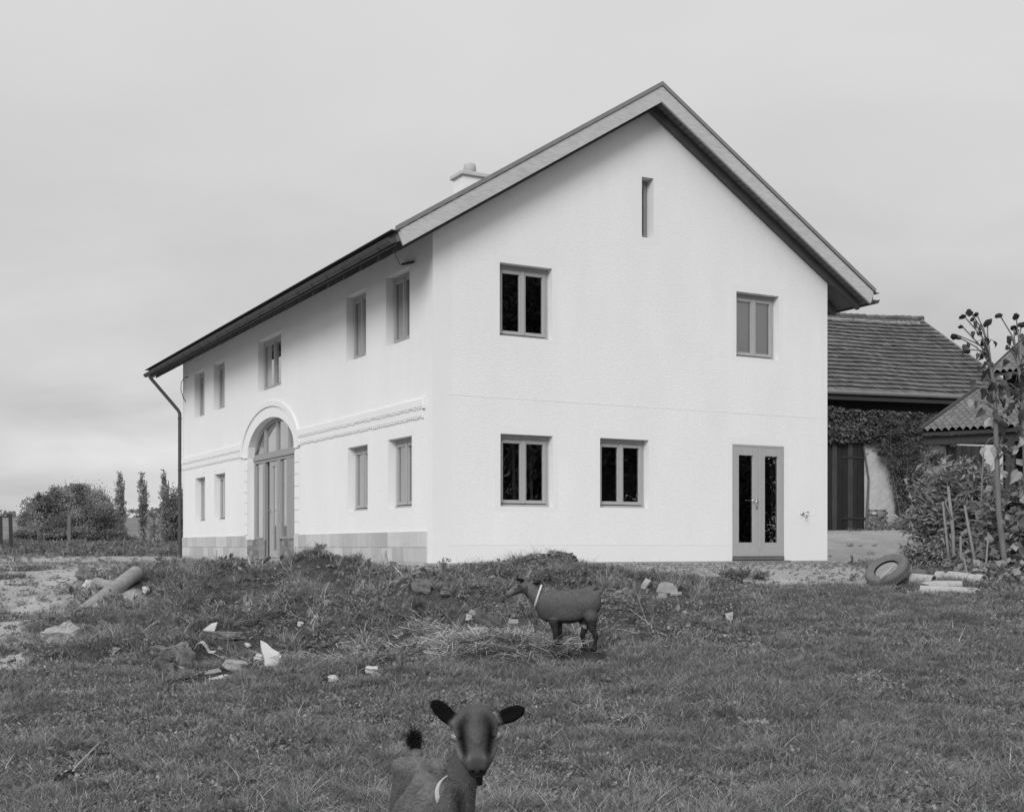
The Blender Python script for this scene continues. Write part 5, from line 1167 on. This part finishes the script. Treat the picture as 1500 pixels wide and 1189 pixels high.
def sunflower(label, foot, stalk, heads, fork, leaves, r0):
    b = Vector(foot); t = thing('sunflower', label, 'sunflower', b, 0, 'withered sunflowers by the shed'); r = random.Random(int(b.x * 100)); Y = b.y
    pts = [W(*a) - b for a in stalk]; mb = MB(); k = len(pts); mb.tube([Vector((0, 0, -.05))] + pts, [r0] + [r0 * (1 - .55 * i / k) for i in range(k)], 9); mb.build('stalk', M_STEM, t, smooth=True)
    for i in range(26):
        q_ = r.random(); a_ = pts[2].lerp(pts[-1], q_); d_ = Vector((r.uniform(-1, 1), r.uniform(-.6, .4), r.uniform(.1, .9))).normalized() * r.uniform(.10, .30); e_ = a_ + d_; tb_ = MB(); tb_.tube([a_, a_.lerp(e_, .6) + Vector((0, 0, .03)), e_], [.010, .007, .004], 5); b_ = tb_.build('branch', M_STEM, t, smooth=True)
        for w_ in range(r.choice((1, 1, 2))):
            lb = MB(); heart_leaf(lb, e_.lerp(a_, w_ * .45), (r.uniform(-.7, .7), r.uniform(-.6, .4), -.9), (r.uniform(-1, 1), -1, .2), r.uniform(.06, .16), .7, i + 31 * w_, r.uniform(.4, 1.7)); lb.build('leaf', M_DEADLEAF, b_)
    for i, (px, py, rad, tilt) in enumerate(heads):
        h = W(px, py, Y + r.uniform(-.18, .18)) - b; f = W(*fork[i % len(fork)]) - b; up = Vector((0, 0, 1))
        m1 = f.lerp(h, .5) + Vector((-(h - f).x * .18, r.uniform(-.04, .04), .03)); neck = h + Vector((0, 0, .035)); sb = MB(); sb.tube([f, m1, neck.lerp(m1, .25), neck, h + Vector((.008, 0, .012))], [.014, .010, .009, .009, .009], 6); s_ = sb.build('branch', M_STEM, t, smooth=True)
        M = Euler((R(r.uniform(-50, 50)), R(tilt), r.uniform(0, 6))).to_matrix(); hb = MB()
        hb.blob(h, (rad * 1.2, rad * 1.1, rad * .62), i, .14, (14, 8), M=M)
        for q in range(12):
            w = 6.283 * q / 12 + r.uniform(-.2, .2); o = M @ Vector((math.cos(w) * rad * .85, math.sin(w) * rad * .85, 0)); dd = M @ Vector((math.cos(w), math.sin(w), r.uniform(-.5, .6))); e = dd.cross(Vector((0, 0, 1))).normalized() * rad * .16
            hb.add([h + o + e, h + o - e, h + o + dd * rad * .6], [(0, 1, 2)])
        hb.build('flower_head', M_HEADD, s_)
        if r.random() < .75:
            lb = MB(); c = f.lerp(h, r.uniform(.45, .8)); heart_leaf(lb, c, (r.uniform(-.5, .5), r.uniform(-.4, .2), -.9), (r.uniform(-1, 1), -1, .2), r.uniform(.09, .15), .5, i, r.uniform(.5, 1.5)); lb.build('leaf', M_DEADLEAF, s_)
    for i, (px, py, L, dx, dz, v) in enumerate(leaves):
        lb = MB(); c = W(px, py, Y + r.uniform(-.12, .05)) - b; heart_leaf(lb, c, (dx, r.uniform(-.5, .3), dz), (-dx * .4 + r.uniform(-1, 1), -1 * r.choice((1, 1, -1)), .3), L * r.uniform(.62, .9), .5, i, v); lf_ = lb.build('leaf', M_DEADLEAF if v < 1.3 else M_LEAF, t); k_ = min(range(len(stalk)), key=lambda q_: abs(stalk[q_][1] - (py - 6))); a_ = pts[k_]; pb_ = MB(); pb_.tube([a_, a_.lerp(c, .55) + Vector((0, 0, .05)), c], [.009, .007, .005], 5); pb_.build('petiole', M_STEM, lf_, smooth=True)
Y1 = 17.7
sunflower('tall withered sunflower with many black drooping heads in front of the shed roof', gb(1476, Y1), [(1470, 810, Y1), (1463, 750, Y1), (1461, 690, Y1), (1459, 640, Y1), (1458, 600, Y1), (1455, 560, Y1), (1450, 530, Y1), (1447, 505, Y1)],
    [(1410, 464, .042, 20), (1420, 458, .045, 75), (1429.5, 461, .036, -10), (1407, 479, .034, 15), (1397, 493, .042, 35), (1402, 494, .05, -30), (1447, 473, .06, 15), (1435, 488.5, .032, 0), (1443, 501, .062, -25), (1417, 515, .04, 10), (1438, 520, .034, 30), (1424, 468, .03, 60)],
    [(1449, 530, Y1), (1450, 520, Y1), (1448, 510, Y1), (1453, 545, Y1)],
    [(1455, 560, .24, -.35, -1, .6), (1462, 565, .22, .3, -1, .5), (1447, 540, .18, -.4, -1, .6), (1450, 575, .25, -.2, -1, .5), (1444, 530, .16, -.5, -.9, .7), (1458, 600, .26, .4, -.9, 1.2), (1462, 618, .28, .5, -.8, 1.0), (1452, 612, .3, -.6, -.8, 1.5), (1458, 655, .24, -.3, -1, 1.5), (1465, 650, .2, .6, -.7, 1.5), (1441, 655, .2, -.3, -1, 1.5), (1456, 500, .14, .4, -.9, .5), (1432, 500, .12, -.3, -1, .5), (1465, 585, .2, .7, -.9, .6), (1440, 600, .2, -.7, -.8, 1.1), (1422, 585, .16, -.2, -1, 1.4), (1466, 690, .2, .8, -.5, 1.5)], .042)
Y2 = 17.9
sunflower('second withered sunflower at the picture edge with pale hanging leaves', gb(1506, Y2), [(1505, 800, Y2), (1503, 720, Y2), (1500, 640, Y2), (1497, 580, Y2), (1493, 545, Y2), (1490, 520, Y2)],
    [(1463, 462.5, .047, 10), (1488, 464, .045, 40), (1485.5, 480.5, .045, 0), (1497, 476, .055, -20), (1476, 510, .03, 10), (1507, 488, .05, 10)], [(1490, 525, Y2), (1492, 535, Y2), (1488, 515, Y2)],
    [(1478, 492, .13, -.2, -1, .9), (1476, 505, .14, .2, -1, .6), (1493, 560, .25, .3, -1, .6), (1488, 560, .26, -.3, -1, .5), (1500, 600, .26, -.5, -.9, .7), (1495, 640, .30, -.3, -1, 1.5), (1490, 655, .28, -.8, -.6, 1.6), (1500, 620, .24, -.8, -.8, 1.0), (1485, 590, .2, -.5, -1, .6), (1492, 690, .3, -.6, -.8, 1.4)], .036)

# weeds that stand up singly
def weed(label, px, py_top, Y, n, spread_, leaf, m=None, name='tall_weed', h0=None):
    b = Vector(gb(px, Y)); t = thing(name, label, 'weed', b); r = random.Random(int(px)); H = W(px, py_top, Y).z - b.z; mb = MB(); P = []
    for k in range(n):
        a = Vector((r.uniform(-.04, .04), r.uniform(-.05, .05), -.03)); e = Vector((r.uniform(-1, 1) * spread_, r.uniform(-.5, .5) * spread_, H * r.uniform(.55, 1))); mid = a.lerp(e, .5) + Vector((-e.x * .2, 0, H * .08)); mb.tube([a, mid, e], [.006, .005, .002], 4)
        for q in range(int(26)): 
            s = r.random() ** .7; P.append((a.lerp(mid, s * 2) if s < .5 else mid.lerp(e, s * 2 - 1)) + Vector((r.gauss(0, .012), r.gauss(0, .012), r.gauss(0, .01))))
    mb.build('stem', M_STEM, t); V, Fq = leaf_arrays(np.array([p[:] for p in P]), leaf, .35, droop=-.15); np_mesh('foliage', V, Fq, m or M_LEAF, t, val=RNG.uniform(.5, 1.5, len(P)))
weed('bushy dark weed in front of the gable door', 1078, 832, 17.2, 22, .32, .075, M_LEAFD)
weed('smaller weed beside the gable door step', 1112, 836, 17.6, 12, .25, .06)
weed('thin weed standing on the hump below the plinth', 460, 796, 16.1, 6, .18, .05)
weed('thin weed at the house corner', 648, 812, 16.4, 4, .10, .04)
weed('thin weed behind the goat head, before the white gable', 776, 816, 16.4, 5, .12, .05)
weed('sparse weed right of the round hump', 912, 836, 16.8, 5, .15, .05)
weed('low spreading weed on the gravel near the house far corner', 1245, 838, 17.6, 5, .12, .04)

# ================================================================== SCATTERED GROWTH AND GRAVEL
SRC = bpy.data.collections.new('growth_sources')
def src(name, V, Fq, m, val): o = np_mesh(name, V, Fq, m, val=val, link=False); SRC_LIST.append(o); return o
def blades(n, rad, hmin, hmax, w, bend, seg=3, lean=.3, seed=0, dry=.05):
    rg = np.random.default_rng(seed); a = rg.uniform(0, 6.283, n); rr = rad * np.sqrt(rg.uniform(0, 1, n)); base = np.stack([rr * np.cos(a), rr * np.sin(a), np.full(n, -.01)], 1)
    h = rg.uniform(hmin, hmax, n); az = rg.uniform(0, 6.283, n); d = np.stack([np.cos(az), np.sin(az), np.zeros(n)], 1); sd = np.stack([-np.sin(az + rg.normal(0, .8, n)), np.cos(az), np.zeros(n)], 1)
    bn = bend * rg.uniform(.2, 1.3, n) * h; ln = lean * rg.uniform(0, 1, n) * h; V = []; 
    for k in range(seg + 1):
        t = k / seg; c = base + d * (ln * t + bn * t * t)[:, None] + np.stack([np.zeros(n), np.zeros(n), h * (t - .28 * t * t * bend)], 1); ww = w * (1 - t ** 1.6) * rg.uniform(.7, 1.3, n) + .0004
        V += [c + sd * ww[:, None] * .5, c - sd * ww[:, None] * .5]
    V = np.stack(V, 1).reshape(-1, 3); b0 = np.arange(n) * (2 * (seg + 1)); Fq = np.concatenate([np.stack([b0 + 2 * k, b0 + 2 * k + 1, b0 + 2 * k + 3, b0 + 2 * k + 2], 1) for k in range(seg)])
    tone = rg.uniform(.42, 1.55, n); tone[rg.random(n) < dry] *= 1.9; return V, Fq, np.tile(tone, seg)
def leaflets(n, rad, h, size, aspect, seed, up=1.5):
    rg = np.random.default_rng(seed); a = rg.uniform(0, 6.283, n); rr = rad * np.sqrt(rg.uniform(0, 1, n)); P = np.stack([rr * np.cos(a), rr * np.sin(a), rg.uniform(.1, 1, n) * h], 1)
    global RNG; keep = RNG; RNG = rg; V, Fq = leaf_arrays(P, size, aspect, up=up); RNG = keep; return V, Fq, rg.uniform(.45, 1.65, n)
def join(*parts):
    Vs, Fs, vs = [], [], []; o = 0
    for V, Fq, v in parts: Vs.append(V); Fs.append(Fq + o); vs.append(v); o += len(V)
    return np.concatenate(Vs), np.concatenate(Fs), np.concatenate(vs)
def instancer(name, label, cat, pts, rot, scl, idx, sources):
    col = bpy.data.collections.new(name + '_sources')
    for s in sources: col.objects.link(s)
    me = bpy.data.meshes.new(name); me.vertices.add(len(pts)); me.vertices.foreach_set('co', np.asarray(pts, np.float32).ravel())
    a = me.attributes.new('rot', 'FLOAT_VECTOR', 'POINT'); a.data.foreach_set('vector', np.asarray(rot, np.float32).ravel())
    a = me.attributes.new('scl', 'FLOAT', 'POINT'); a.data.foreach_set('value', np.asarray(scl, np.float32))
    a = me.attributes.new('idx', 'INT', 'POINT'); a.data.foreach_set('value', np.asarray(idx, np.int32))
    o = bpy.data.objects.new(name, me); COL.objects.link(o); tag(o, label, cat, kind='stuff')
    ng = bpy.data.node_groups.new(name, 'GeometryNodeTree'); ng.interface.new_socket('Geometry', in_out='INPUT', socket_type='NodeSocketGeometry'); ng.interface.new_socket('Geometry', in_out='OUTPUT', socket_type='NodeSocketGeometry')
    N = ng.nodes; L = ng.links; gi = N.new('NodeGroupInput'); go = N.new('NodeGroupOutput'); ip = N.new('GeometryNodeInstanceOnPoints'); ci = N.new('GeometryNodeCollectionInfo')
    ci.inputs['Collection'].default_value = col; ci.inputs['Separate Children'].default_value = True; ci.inputs['Reset Children'].default_value = True
    def na(n, t): q = N.new('GeometryNodeInputNamedAttribute'); q.data_type = t; q.inputs['Name'].default_value = n; return [s for s in q.outputs if s.enabled and s.name == 'Attribute'][0]
    L.new(gi.outputs[0], ip.inputs['Points']); L.new(ci.outputs[0], ip.inputs['Instance']); ip.inputs['Pick Instance'].default_value = True
    L.new(na('idx', 'INT'), ip.inputs['Instance Index']); L.new(na('rot', 'FLOAT_VECTOR'), ip.inputs['Rotation']); L.new(na('scl', 'FLOAT'), ip.inputs['Scale']); L.new(ip.outputs[0], go.inputs[0])
    md = o.modifiers.new('scatter', 'NODES'); md.node_group = ng; return o
def scatter(n, x0, x1, y0, y1, density, clear=True):
    x = RNG.uniform(x0, x1, n); y = RNG.uniform(y0, y1, n); k = np.abs(x) < .50 * y + 2.0; x, y = x[k], y[k]; k = RNG.uniform(0, 1, len(x)) < density(x, y)
    if clear:
        for (ex, ey, er) in EXC: k &= ~((np.abs(x - ex) < er) & (y > ey - er - .16) & (y < ey + er))
    x, y = x[k], y[k]; return x, y, gz(x, y)
def tilt(x, y, amp=.25):
    e = .06; gx = (gz(x + e, y) - gz(x - e, y)) / (2 * e); gy = (gz(x, y + e) - gz(x, y - e)) / (2 * e)
    return np.stack([np.arctan(gy) * .7 + RNG.normal(0, amp, len(x)) * .4, -np.arctan(gx) * .7 + RNG.normal(0, amp, len(x)) * .4, RNG.uniform(0, 6.283, len(x))], 1)
def inhouse(x, y):
    dx, dy = x - HC0.x, y - HC0.y; a = dx * math.cos(HANG) + dy * math.sin(HANG); b = -dx * math.sin(HANG) + dy * math.cos(HANG); return (a > -.15) & (a < GW + .15) & (b > -.15) & (b < GL + .15)
M_GRASS = mat('grass_blade', .205, .6, attr=True, rnd=.35, trans=.25, spec=.25); M_CLOVER = mat('clover_leaf', .215, .65, attr=True, rnd=.35, trans=.2, spec=.25)
M_TALLG = mat('long_grass', .215, .6, attr=True, rnd=.3, trans=.25, spec=.25); M_STRAW = mat('straw', .38, .8, attr=True, rnd=.2); M_WEED = mat('weed_leaf', .175, .65, attr=True, rnd=.3, trans=.2, spec=.25)
def grow():
    lawn, names = [], []
    for i in range(7):
        V, Fq, v = join(blades(200, .17, .018, .050, .0050, .85, 3, .7, 100 + i), blades(26, .17, .04, .085, .0036, .6, 3, .5, 140 + i, .2)); lawn.append(np_mesh('turf', V, Fq, M_GRASS, val=v, link=False))
    for i in range(5):
        V, Fq, v = join(leaflets(120, .16, .035, .026, .8, 200 + i, up=1.0)); lawn.append(np_mesh('clover', V, Fq, M_CLOVER, val=v, link=False))
    for i in range(3):
        V, Fq, v = join(blades(100, .09, .07, .17, .0045, .9, 4, .5, 300 + i, .12)); lawn.append(np_mesh('tuft', V, Fq, M_TALLG, val=v, link=False))
    for i in range(3):
        V, Fq, v = join(leaflets(22, .10, .035, .06, .5, 330 + i, up=1.2)); lawn.append(np_mesh('broad_weed', V, Fq, M_WEED, val=v, link=False))
    gm = lambda x, y: np.clip(1 - 1.15 * gmask(x, y), 0, 1) * (1 - mmask(x, y) * (1 - .35 * sst(.15, .4, fbm(x * 1.2, y * 1.2, 88, 3)))) * ~inhouse(x, y)
    cl = lambda x, y: sst(-.25, .25, fbm(x * .9, y * .9, 55, 3))
    X, Y_, Z_, I, Sc = [], [], [], [], []
    for (n, y0, y1) in ((36000, 2.5, 9.5), (46000, 9.5, 15), (30000, 15, 19.5)):
        w = .5 * y1 + 2; x, y, z = scatter(n, -w, w, y0, y1, lambda x, y: gm(x, y) * (1 - .75 * sst(.22, .42, fbm(x * 1.3, y * 1.3, 6, 4))))
        c = cl(x, y); u = RNG.uniform(0, 1, len(x)); lg = sst(.05, .32, fbm(x * .55, y * .7, 91, 3) + .22 * sst(1.5, 4.5, x) * (1 - sst(8, 13, y)))
        id_ = RNG.integers(0, 7, len(x)); id_ = np.where(u < .30 + .45 * c, RNG.integers(7, 12, len(x)), id_); id_ = np.where(RNG.uniform(0, 1, len(x)) < .008 + .085 * lg, RNG.integers(12, 15, len(x)), id_); id_ = np.where(RNG.uniform(0, 1, len(x)) < .07, RNG.integers(15, 18, len(x)), id_)
        X.append(x); Y_.append(y); Z_.append(z); I.append(id_); Sc.append(RNG.uniform(.65, 1.25, len(x)) * (1 + .25 * lg) * .84)
    x, y, z, id_, sc = [np.concatenate(q) for q in (X, Y_, Z_, I, Sc)]
    instancer('grass', 'short meadow grass with clover covering the ground in front of the bank', 'grass', np.stack([x, y, z], 1), tilt(x, y), sc, id_, lawn)
    # growth on the bank, garden edge and field edge
    wd = []
    for i in range(4):
        V, Fq, v = join(blades(60, .08, .10, .25, .006, 1.2, 4, .7, 400 + i, .15)); wd.append(np_mesh('long_tuft', V, Fq, M_TALLG, val=v, link=False))
    for i in range(5):
        V, Fq, v = join(leaflets(55, .13, .09, .045, .5, 420 + i, up=.9), blades(18, .10, .04, .12, .004, .6, 3, .5, 440 + i)); wd.append(np_mesh('weed_clump', V, Fq, M_WEED, val=v, link=False))
    for i in range(2):
        V, Fq, v = join(blades(16, .16, .10, .30, .004, .8, 3, 1.6, 460 + i, 1.0)); wd.append(np_mesh('dry_stems', V, Fq, M_STRAW, val=v * .8, link=False))
    for i in range(2):
        V, Fq, v = join(leaflets(16, .11, .07, .12, .45, 480 + i, up=.7)); wd.append(np_mesh('dock', V, Fq, M_WEED, val=v, link=False))
    pat = lambda x, y: sst(-.08, .30, fbm(x * 1.3, y * 1.3, 66, 4))
    x, y, z = scatter(19000, -7, 5, 11.8, 18.4, lambda x, y: mmask(x, y) * (.07 + .50 * pat(x, y)) * ~inhouse(x, y))
    x2, y2, z2 = scatter(2600, -9, 7, 11, 20.5, lambda x, y: (1 - gmask(x, y)) * .25 * ~inhouse(x, y))
    x3, y3, z3 = scatter(3000, -12, -2, 11.5, 26, lambda x, y: gmask(x, y) * (.06 + sst(.02, .3, fbm(x * .9, y * .9, 77, 4)) * .7) * ~inhouse(x, y))
    x7, y7, z7 = scatter(900, 6.3, 17, 26, 43.5, lambda x, y: .5 * sst(.05, .35, fbm(x * .35, y * .35, 14, 4)) * ~inhouse(x, y))
    x8, y8, z8 = scatter(7000, -34, -5, 23, 43, lambda x, y: (.06 + .6 * sst(.0, .35, fbm(x * .5, y * .35, 15, 4))) * sst(23, 30, y) * ~inhouse(x, y))
    x9, y9, z9 = scatter(1500, -5.3, -3.6, 13.4, 17.2, lambda x, y: .4 + 0 * x)
    x5, y5, z5 = scatter(2200, 5.2, 10, 16.6, 21.5, lambda x, y: .7 * sst(5.2, 5.8, x - .1 * (y - 17)))
    x6, y6, z6 = scatter(500, -5, 4.5, 16.2, 17.6, lambda x, y: .35 * (1 - sst(16.8, 17.6, y)) * ~inhouse(x, y))
    x = np.concatenate([x, x2, x3, x5, x6, x7, x8, x9]); y = np.concatenate([y, y2, y3, y5, y6, y7, y8, y9]); z = np.concatenate([z, z2, z3, z5, z6, z7, z8, z9])
    lt = sst(.1, .4, fbm(x * .8, y * .8, 12, 3)); id_ = np.where(RNG.uniform(0, 1, len(x)) < .12 + .6 * lt, RNG.integers(0, 4, len(x)), RNG.integers(4, 9, len(x))); u = RNG.uniform(0, 1, len(x)); id_ = np.where(u < .14, RNG.integers(9, 11, len(x)), id_); id_ = np.where(u > .93, RNG.integers(11, 13, len(x)), id_)
    instancer('weeds', 'rank grass and leafy weeds growing over the rubble bank', 'weeds', np.stack([x, y, z], 1), tilt(x, y, .4), RNG.uniform(.40, 1.10, len(x)) * (1 - .35 * sst(15.6, 16.4, y) * (x < 4)), id_, wd)
    # long grass at the far field edge
    n = 26000; x = RNG.uniform(-40, -6, n); y = 41 + 26 * RNG.uniform(0, 1, n) ** 1.5; k = (RNG.uniform(0, 1, n) < (1 - gmask(x, y)) * (.35 + 1.2 * np.clip(fbm(x * .3, y * .3, 8), 0, 1))) & ~inhouse(x, y); x, y = x[k], y[k]
    fg = []
    for i in range(3):
        V, Fq, v = join(blades(60, .28, .08, .26, .02, .8, 3, .5, 500 + i, .2)); fg.append(np_mesh('field_tuft', V, Fq, M_TALLG, val=v, link=False))
    V, Fq, v = join(leaflets(90, .3, .22, .09, .5, 530, up=.5)); fg.append(np_mesh('field_weed', V, Fq, M_WEED, val=v, link=False))
    instancer('field_grass', 'uncut grass and weeds along the field edge before the thicket', 'grass', np.stack([x, y, gz(x, y)], 1), tilt(x, y), RNG.uniform(.5, 1.3, len(x)), RNG.integers(0, 4, len(x)), fg)
    # stones
    st = []
    for i in range(6):
        mb = MB(); r_ = random.Random(i); mb.blob((0, 0, 0), (r_.uniform(.7, 1.2), r_.uniform(.5, .9), r_.uniform(.35, .6)), i, .22, (8, 6), pw=.7, val=r_.uniform(.55, 1.5)); o = mb.build('pebble', M_STONE); COL.objects.unlink(o); st.append(o)
    x, y, z = scatter(110000, -12, 10, 11.5, 26, lambda x, y: gmask(x, y) * (.25 + .75 * sst(-.1, .3, fbm(x * 1.5, y * 1.5, 41, 3))) * ~inhouse(x, y) * .7)
    s = .007 + .028 * RNG.uniform(0, 1, len(x)) ** 5
    x2, y2, z2 = scatter(42000, -6.5, 4, 11.7, 18.2, lambda x, y: mmask(x, y) * (.15 + .85 * sst(.0, .3, fbm(x * 1.7, y * 1.7, 43, 3))) * ~inhouse(x, y) * .8)
    s2 = .008 + .034 * RNG.uniform(0, 1, len(x2)) ** 4
    x = np.concatenate([x, x2]); y = np.concatenate([y, y2]); z = np.concatenate([z, z2]); s = np.concatenate([s, s2])
    instancer('gravel', 'loose stones and gravel strewn over the yard and the bank', 'gravel', np.stack([x, y, z + s * .2], 1), RNG.uniform(-.5, .5, (len(x), 3)) * [1, 1, 12], s, RNG.integers(0, 6, len(x)), st)
    rb = []
    for i in range(7):
        mb = MB(); r_ = random.Random(70 + i); q = [r_.uniform(.6, 1.1), r_.uniform(.45, .8), r_.uniform(.15, .5)]
        if i < 4:
            V = [Vector((sx * q[0] * r_.uniform(.6, 1.1), sy * q[1] * r_.uniform(.6, 1.1), sz * q[2] * r_.uniform(.7, 1.1))) for sz in (-1, 1) for sx, sy in ((-1, -1), (1, -1), (1, 1), (-1, 1))]
            mb.add(V, [(0, 3, 2, 1), (4, 5, 6, 7), (0, 1, 5, 4), (1, 2, 6, 5), (2, 3, 7, 6), (3, 0, 4, 7)], 0, r_.uniform(.25, 1.3))
        else: mb.blob((0, 0, 0), q, i, .3, (9, 7), pw=.8, val=r_.uniform(.25, 1.3))
        o = mb.build('rubble_piece', M_STONE if i % 2 else M_DSTONE); COL.objects.unlink(o); rb.append(o)
    x, y, z = scatter(9000, -6.5, 4, 11.9, 18.0, lambda x, y: mmask(x, y) * (.15 + .85 * sst(-.05, .3, fbm(x * 1.4, y * 1.4, 47, 3))) * ~inhouse(x, y) * .75)
    s = .015 + .06 * RNG.uniform(0, 1, len(x)) ** 3
    instancer('rubble', 'small broken brick and stone rubble sticking out of the bank', 'rubble', np.stack([x, y, z + s * .25], 1), RNG.uniform(-.7, .7, (len(x), 3)) * [1, 1, 9], s, RNG.integers(0, 7, len(x)), rb)
    # straw litter by the goat
    sw = []
    for i in range(3):
        rg = np.random.default_rng(600 + i); n = 46; a = rg.uniform(0, 6.283, n); c = np.stack([rg.normal(0, .12, n), rg.normal(0, .12, n), rg.uniform(.0, .09, n)], 1); d = np.stack([np.cos(a), np.sin(a), rg.normal(0, .25, n)], 1) * rg.uniform(.05, .16, (n, 1)); sd = np.stack([-np.sin(a), np.cos(a), rg.normal(0, .3, n)], 1) * rg.uniform(.0015, .006, (n, 1))
        V = np.stack([c - d - sd, c + d - sd * .5, c + d + sd * .5, c - d + sd], 1).reshape(-1, 3); sw.append(np_mesh('straw_wisp', V, np.arange(4 * n).reshape(n, 4), M_STRAW, val=rg.uniform(.45, 1.25, n), link=False))
    cx = W(725, 0, 12.4).x; n = 230; x = cx - .05 + RNG.normal(0, .34, n); y = 12.35 + RNG.normal(0, .28, n)
    x2 = W(560, 0, 12.2).x + RNG.normal(0, .5, 70); y2 = 12.0 + RNG.normal(0, .15, 70); x = np.concatenate([x, x2]); y = np.concatenate([y, y2])
    instancer('straw', 'heap of pale straw and dry leaves scattered before the goat', 'straw', np.stack([x, y, gz(x, y) + .05 * np.exp(-((x - cx) / .5) ** 2)], 1), RNG.uniform(-.3, .3, (len(x), 3)) * [1, 1, 20], RNG.uniform(.5, 1.1, len(x)), RNG.integers(0, 3, len(x)), sw)
grow()
# ================================================================== SKY, SUN, CAMERA
def sky():
    w = bpy.data.worlds.new('World'); S.world = w; w.use_nodes = True; nt = w.node_tree; L = nt.links
    bg = nt.nodes['Background']
    def math_(op, a, c=None, d=None):
        q = _n(nt, 'ShaderNodeMath', operation=op)
        for i, s in enumerate((a, c, d)):
            if s is None: continue
            if isinstance(s, (int, float)): q.inputs[i].default_value = s
            else: L.new(s, q.inputs[i])
        return q.outputs[0]
    st = _n(nt, 'ShaderNodeTexSky'); st.sky_type = 'NISHITA'; st.sun_disc = False; st.sun_elevation = R(29); st.sun_rotation = R(197); st.dust_density = 3.0
    bw = _n(nt, 'ShaderNodeRGBToBW'); L.new(st.outputs[0], bw.inputs[0])
    tc = _n(nt, 'ShaderNodeTexCoord'); sx = _n(nt, 'ShaderNodeSeparateXYZ'); L.new(tc.outputs['Generated'], sx.inputs[0])
    # cloud layer seen on a flat ceiling
    zz = math_('MAXIMUM', math_('ADD', sx.outputs['Z'], .22), .10)
    cv = _n(nt, 'ShaderNodeCombineXYZ'); L.new(math_('DIVIDE', sx.outputs['X'], zz), cv.inputs[0]); L.new(math_('DIVIDE', sx.outputs['Y'], zz), cv.inputs[1])
    def noise(sc, d, off, rough=.55):
        mp = _n(nt, 'ShaderNodeMapping'); mp.inputs['Location'].default_value = off; L.new(cv.outputs[0], mp.inputs['Vector'])
        nz = _n(nt, 'ShaderNodeTexNoise'); nz.inputs['Scale'].default_value = sc; nz.inputs['Detail'].default_value = d; nz.inputs['Roughness'].default_value = rough; nz.inputs['Distortion'].default_value = .4
        L.new(mp.outputs[0], nz.inputs['Vector']); return nz.outputs['Fac']
    big = math_('MULTIPLY', math_('SUBTRACT', noise(.55, 3, (3.1, 1.7, 0)), .5), .42)
    mid = math_('MULTIPLY', math_('SUBTRACT', noise(1.9, 7, (7.3, 2.2, 0)), .5), .26)
    lowsky = math_('SUBTRACT', 1.0, math_('SMOOTHSTEP' if False else 'MINIMUM', math_('MULTIPLY', math_('MAXIMUM', sx.outputs['Z'], 0), 3.2), 1.0))
    amp = math_('ADD', math_('MULTIPLY', lowsky, 1.0), .35)
    cl = math_('MULTIPLY', math_('ADD', big, mid), amp)
    up = math_('ADD', math_('MULTIPLY', math_('MINIMUM', math_('MAXIMUM', sx.outputs['Z'], 0), .5), .36), math_('MULTIPLY', math_('MAXIMUM', math_('SUBTRACT', sx.outputs['Z'], .42), 0), 1.1))
    v = math_('ADD', math_('ADD', math_('MULTIPLY', cl, 1.9), up), .850)
    def bell(c, w): q = math_('DIVIDE', math_('SUBTRACT', sx.outputs['Z'], c), w); return math_('EXPONENT', math_('MULTIPLY', math_('MULTIPLY', q, q), -1.0))
    v = math_('SUBTRACT', v, math_('MULTIPLY', bell(.22, .12), .075))
    v = math_('ADD', v, math_('MULTIPLY', math_('MULTIPLY', bell(.070, .022), math_('MAXIMUM', math_('SUBTRACT', noise(1.1, 5, (.3, 5.2, 0)), .38), 0)), .55))
    v = math_('MULTIPLY', v, SKY_GREY)
    mx = math_('ADD', math_('MULTIPLY', v, .97), math_('MULTIPLY', bw.outputs[0], .03 * .15))
    cc = _n(nt, 'ShaderNodeCombineColor')
    for i in range(3): L.new(mx, cc.inputs[i])
    L.new(cc.outputs[0], bg.inputs['Color']); bg.inputs['Strength'].default_value = 1.0
SKY_GREY = .462
sky()
sl = bpy.data.lights.new('sun', 'SUN'); sl.energy = 1.32; sl.angle = R(26)
so = bpy.data.objects.new('sun', sl); COL.objects.link(so)
so.rotation_euler = Vector((.29, .957, -.56)).to_track_quat('-Z', 'Y').to_euler()
cam = bpy.data.cameras.new('camera'); co = bpy.data.objects.new('camera', cam); COL.objects.link(co)
cam.sensor_width = 36; cam.lens = 36 * F / 1500; cam.shift_y = (CY - 594.5) / 1500; cam.clip_end = 4000; cam.clip_start = .05
co.location = (0, 0, 0); co.rotation_euler = (R(90), 0, 0); S.camera = co
S.render.resolution_x = 1024; S.render.resolution_y = 811
S.view_settings.view_transform = 'Standard'; S.view_settings.look = 'None'; S.view_settings.exposure = .62; S.view_settings.gamma = 1
try: S.cycles.use_denoising = True; S.cycles.denoising_prefilter = 'NONE'; S.cycles.denoising_input_passes = 'RGB_ALBEDO_NORMAL'
except Exception: pass
try: S.cycles.max_bounces = 6; S.cycles.transparent_max_bounces = 12; S.cycles.diffuse_bounces = 3
except Exception: pass
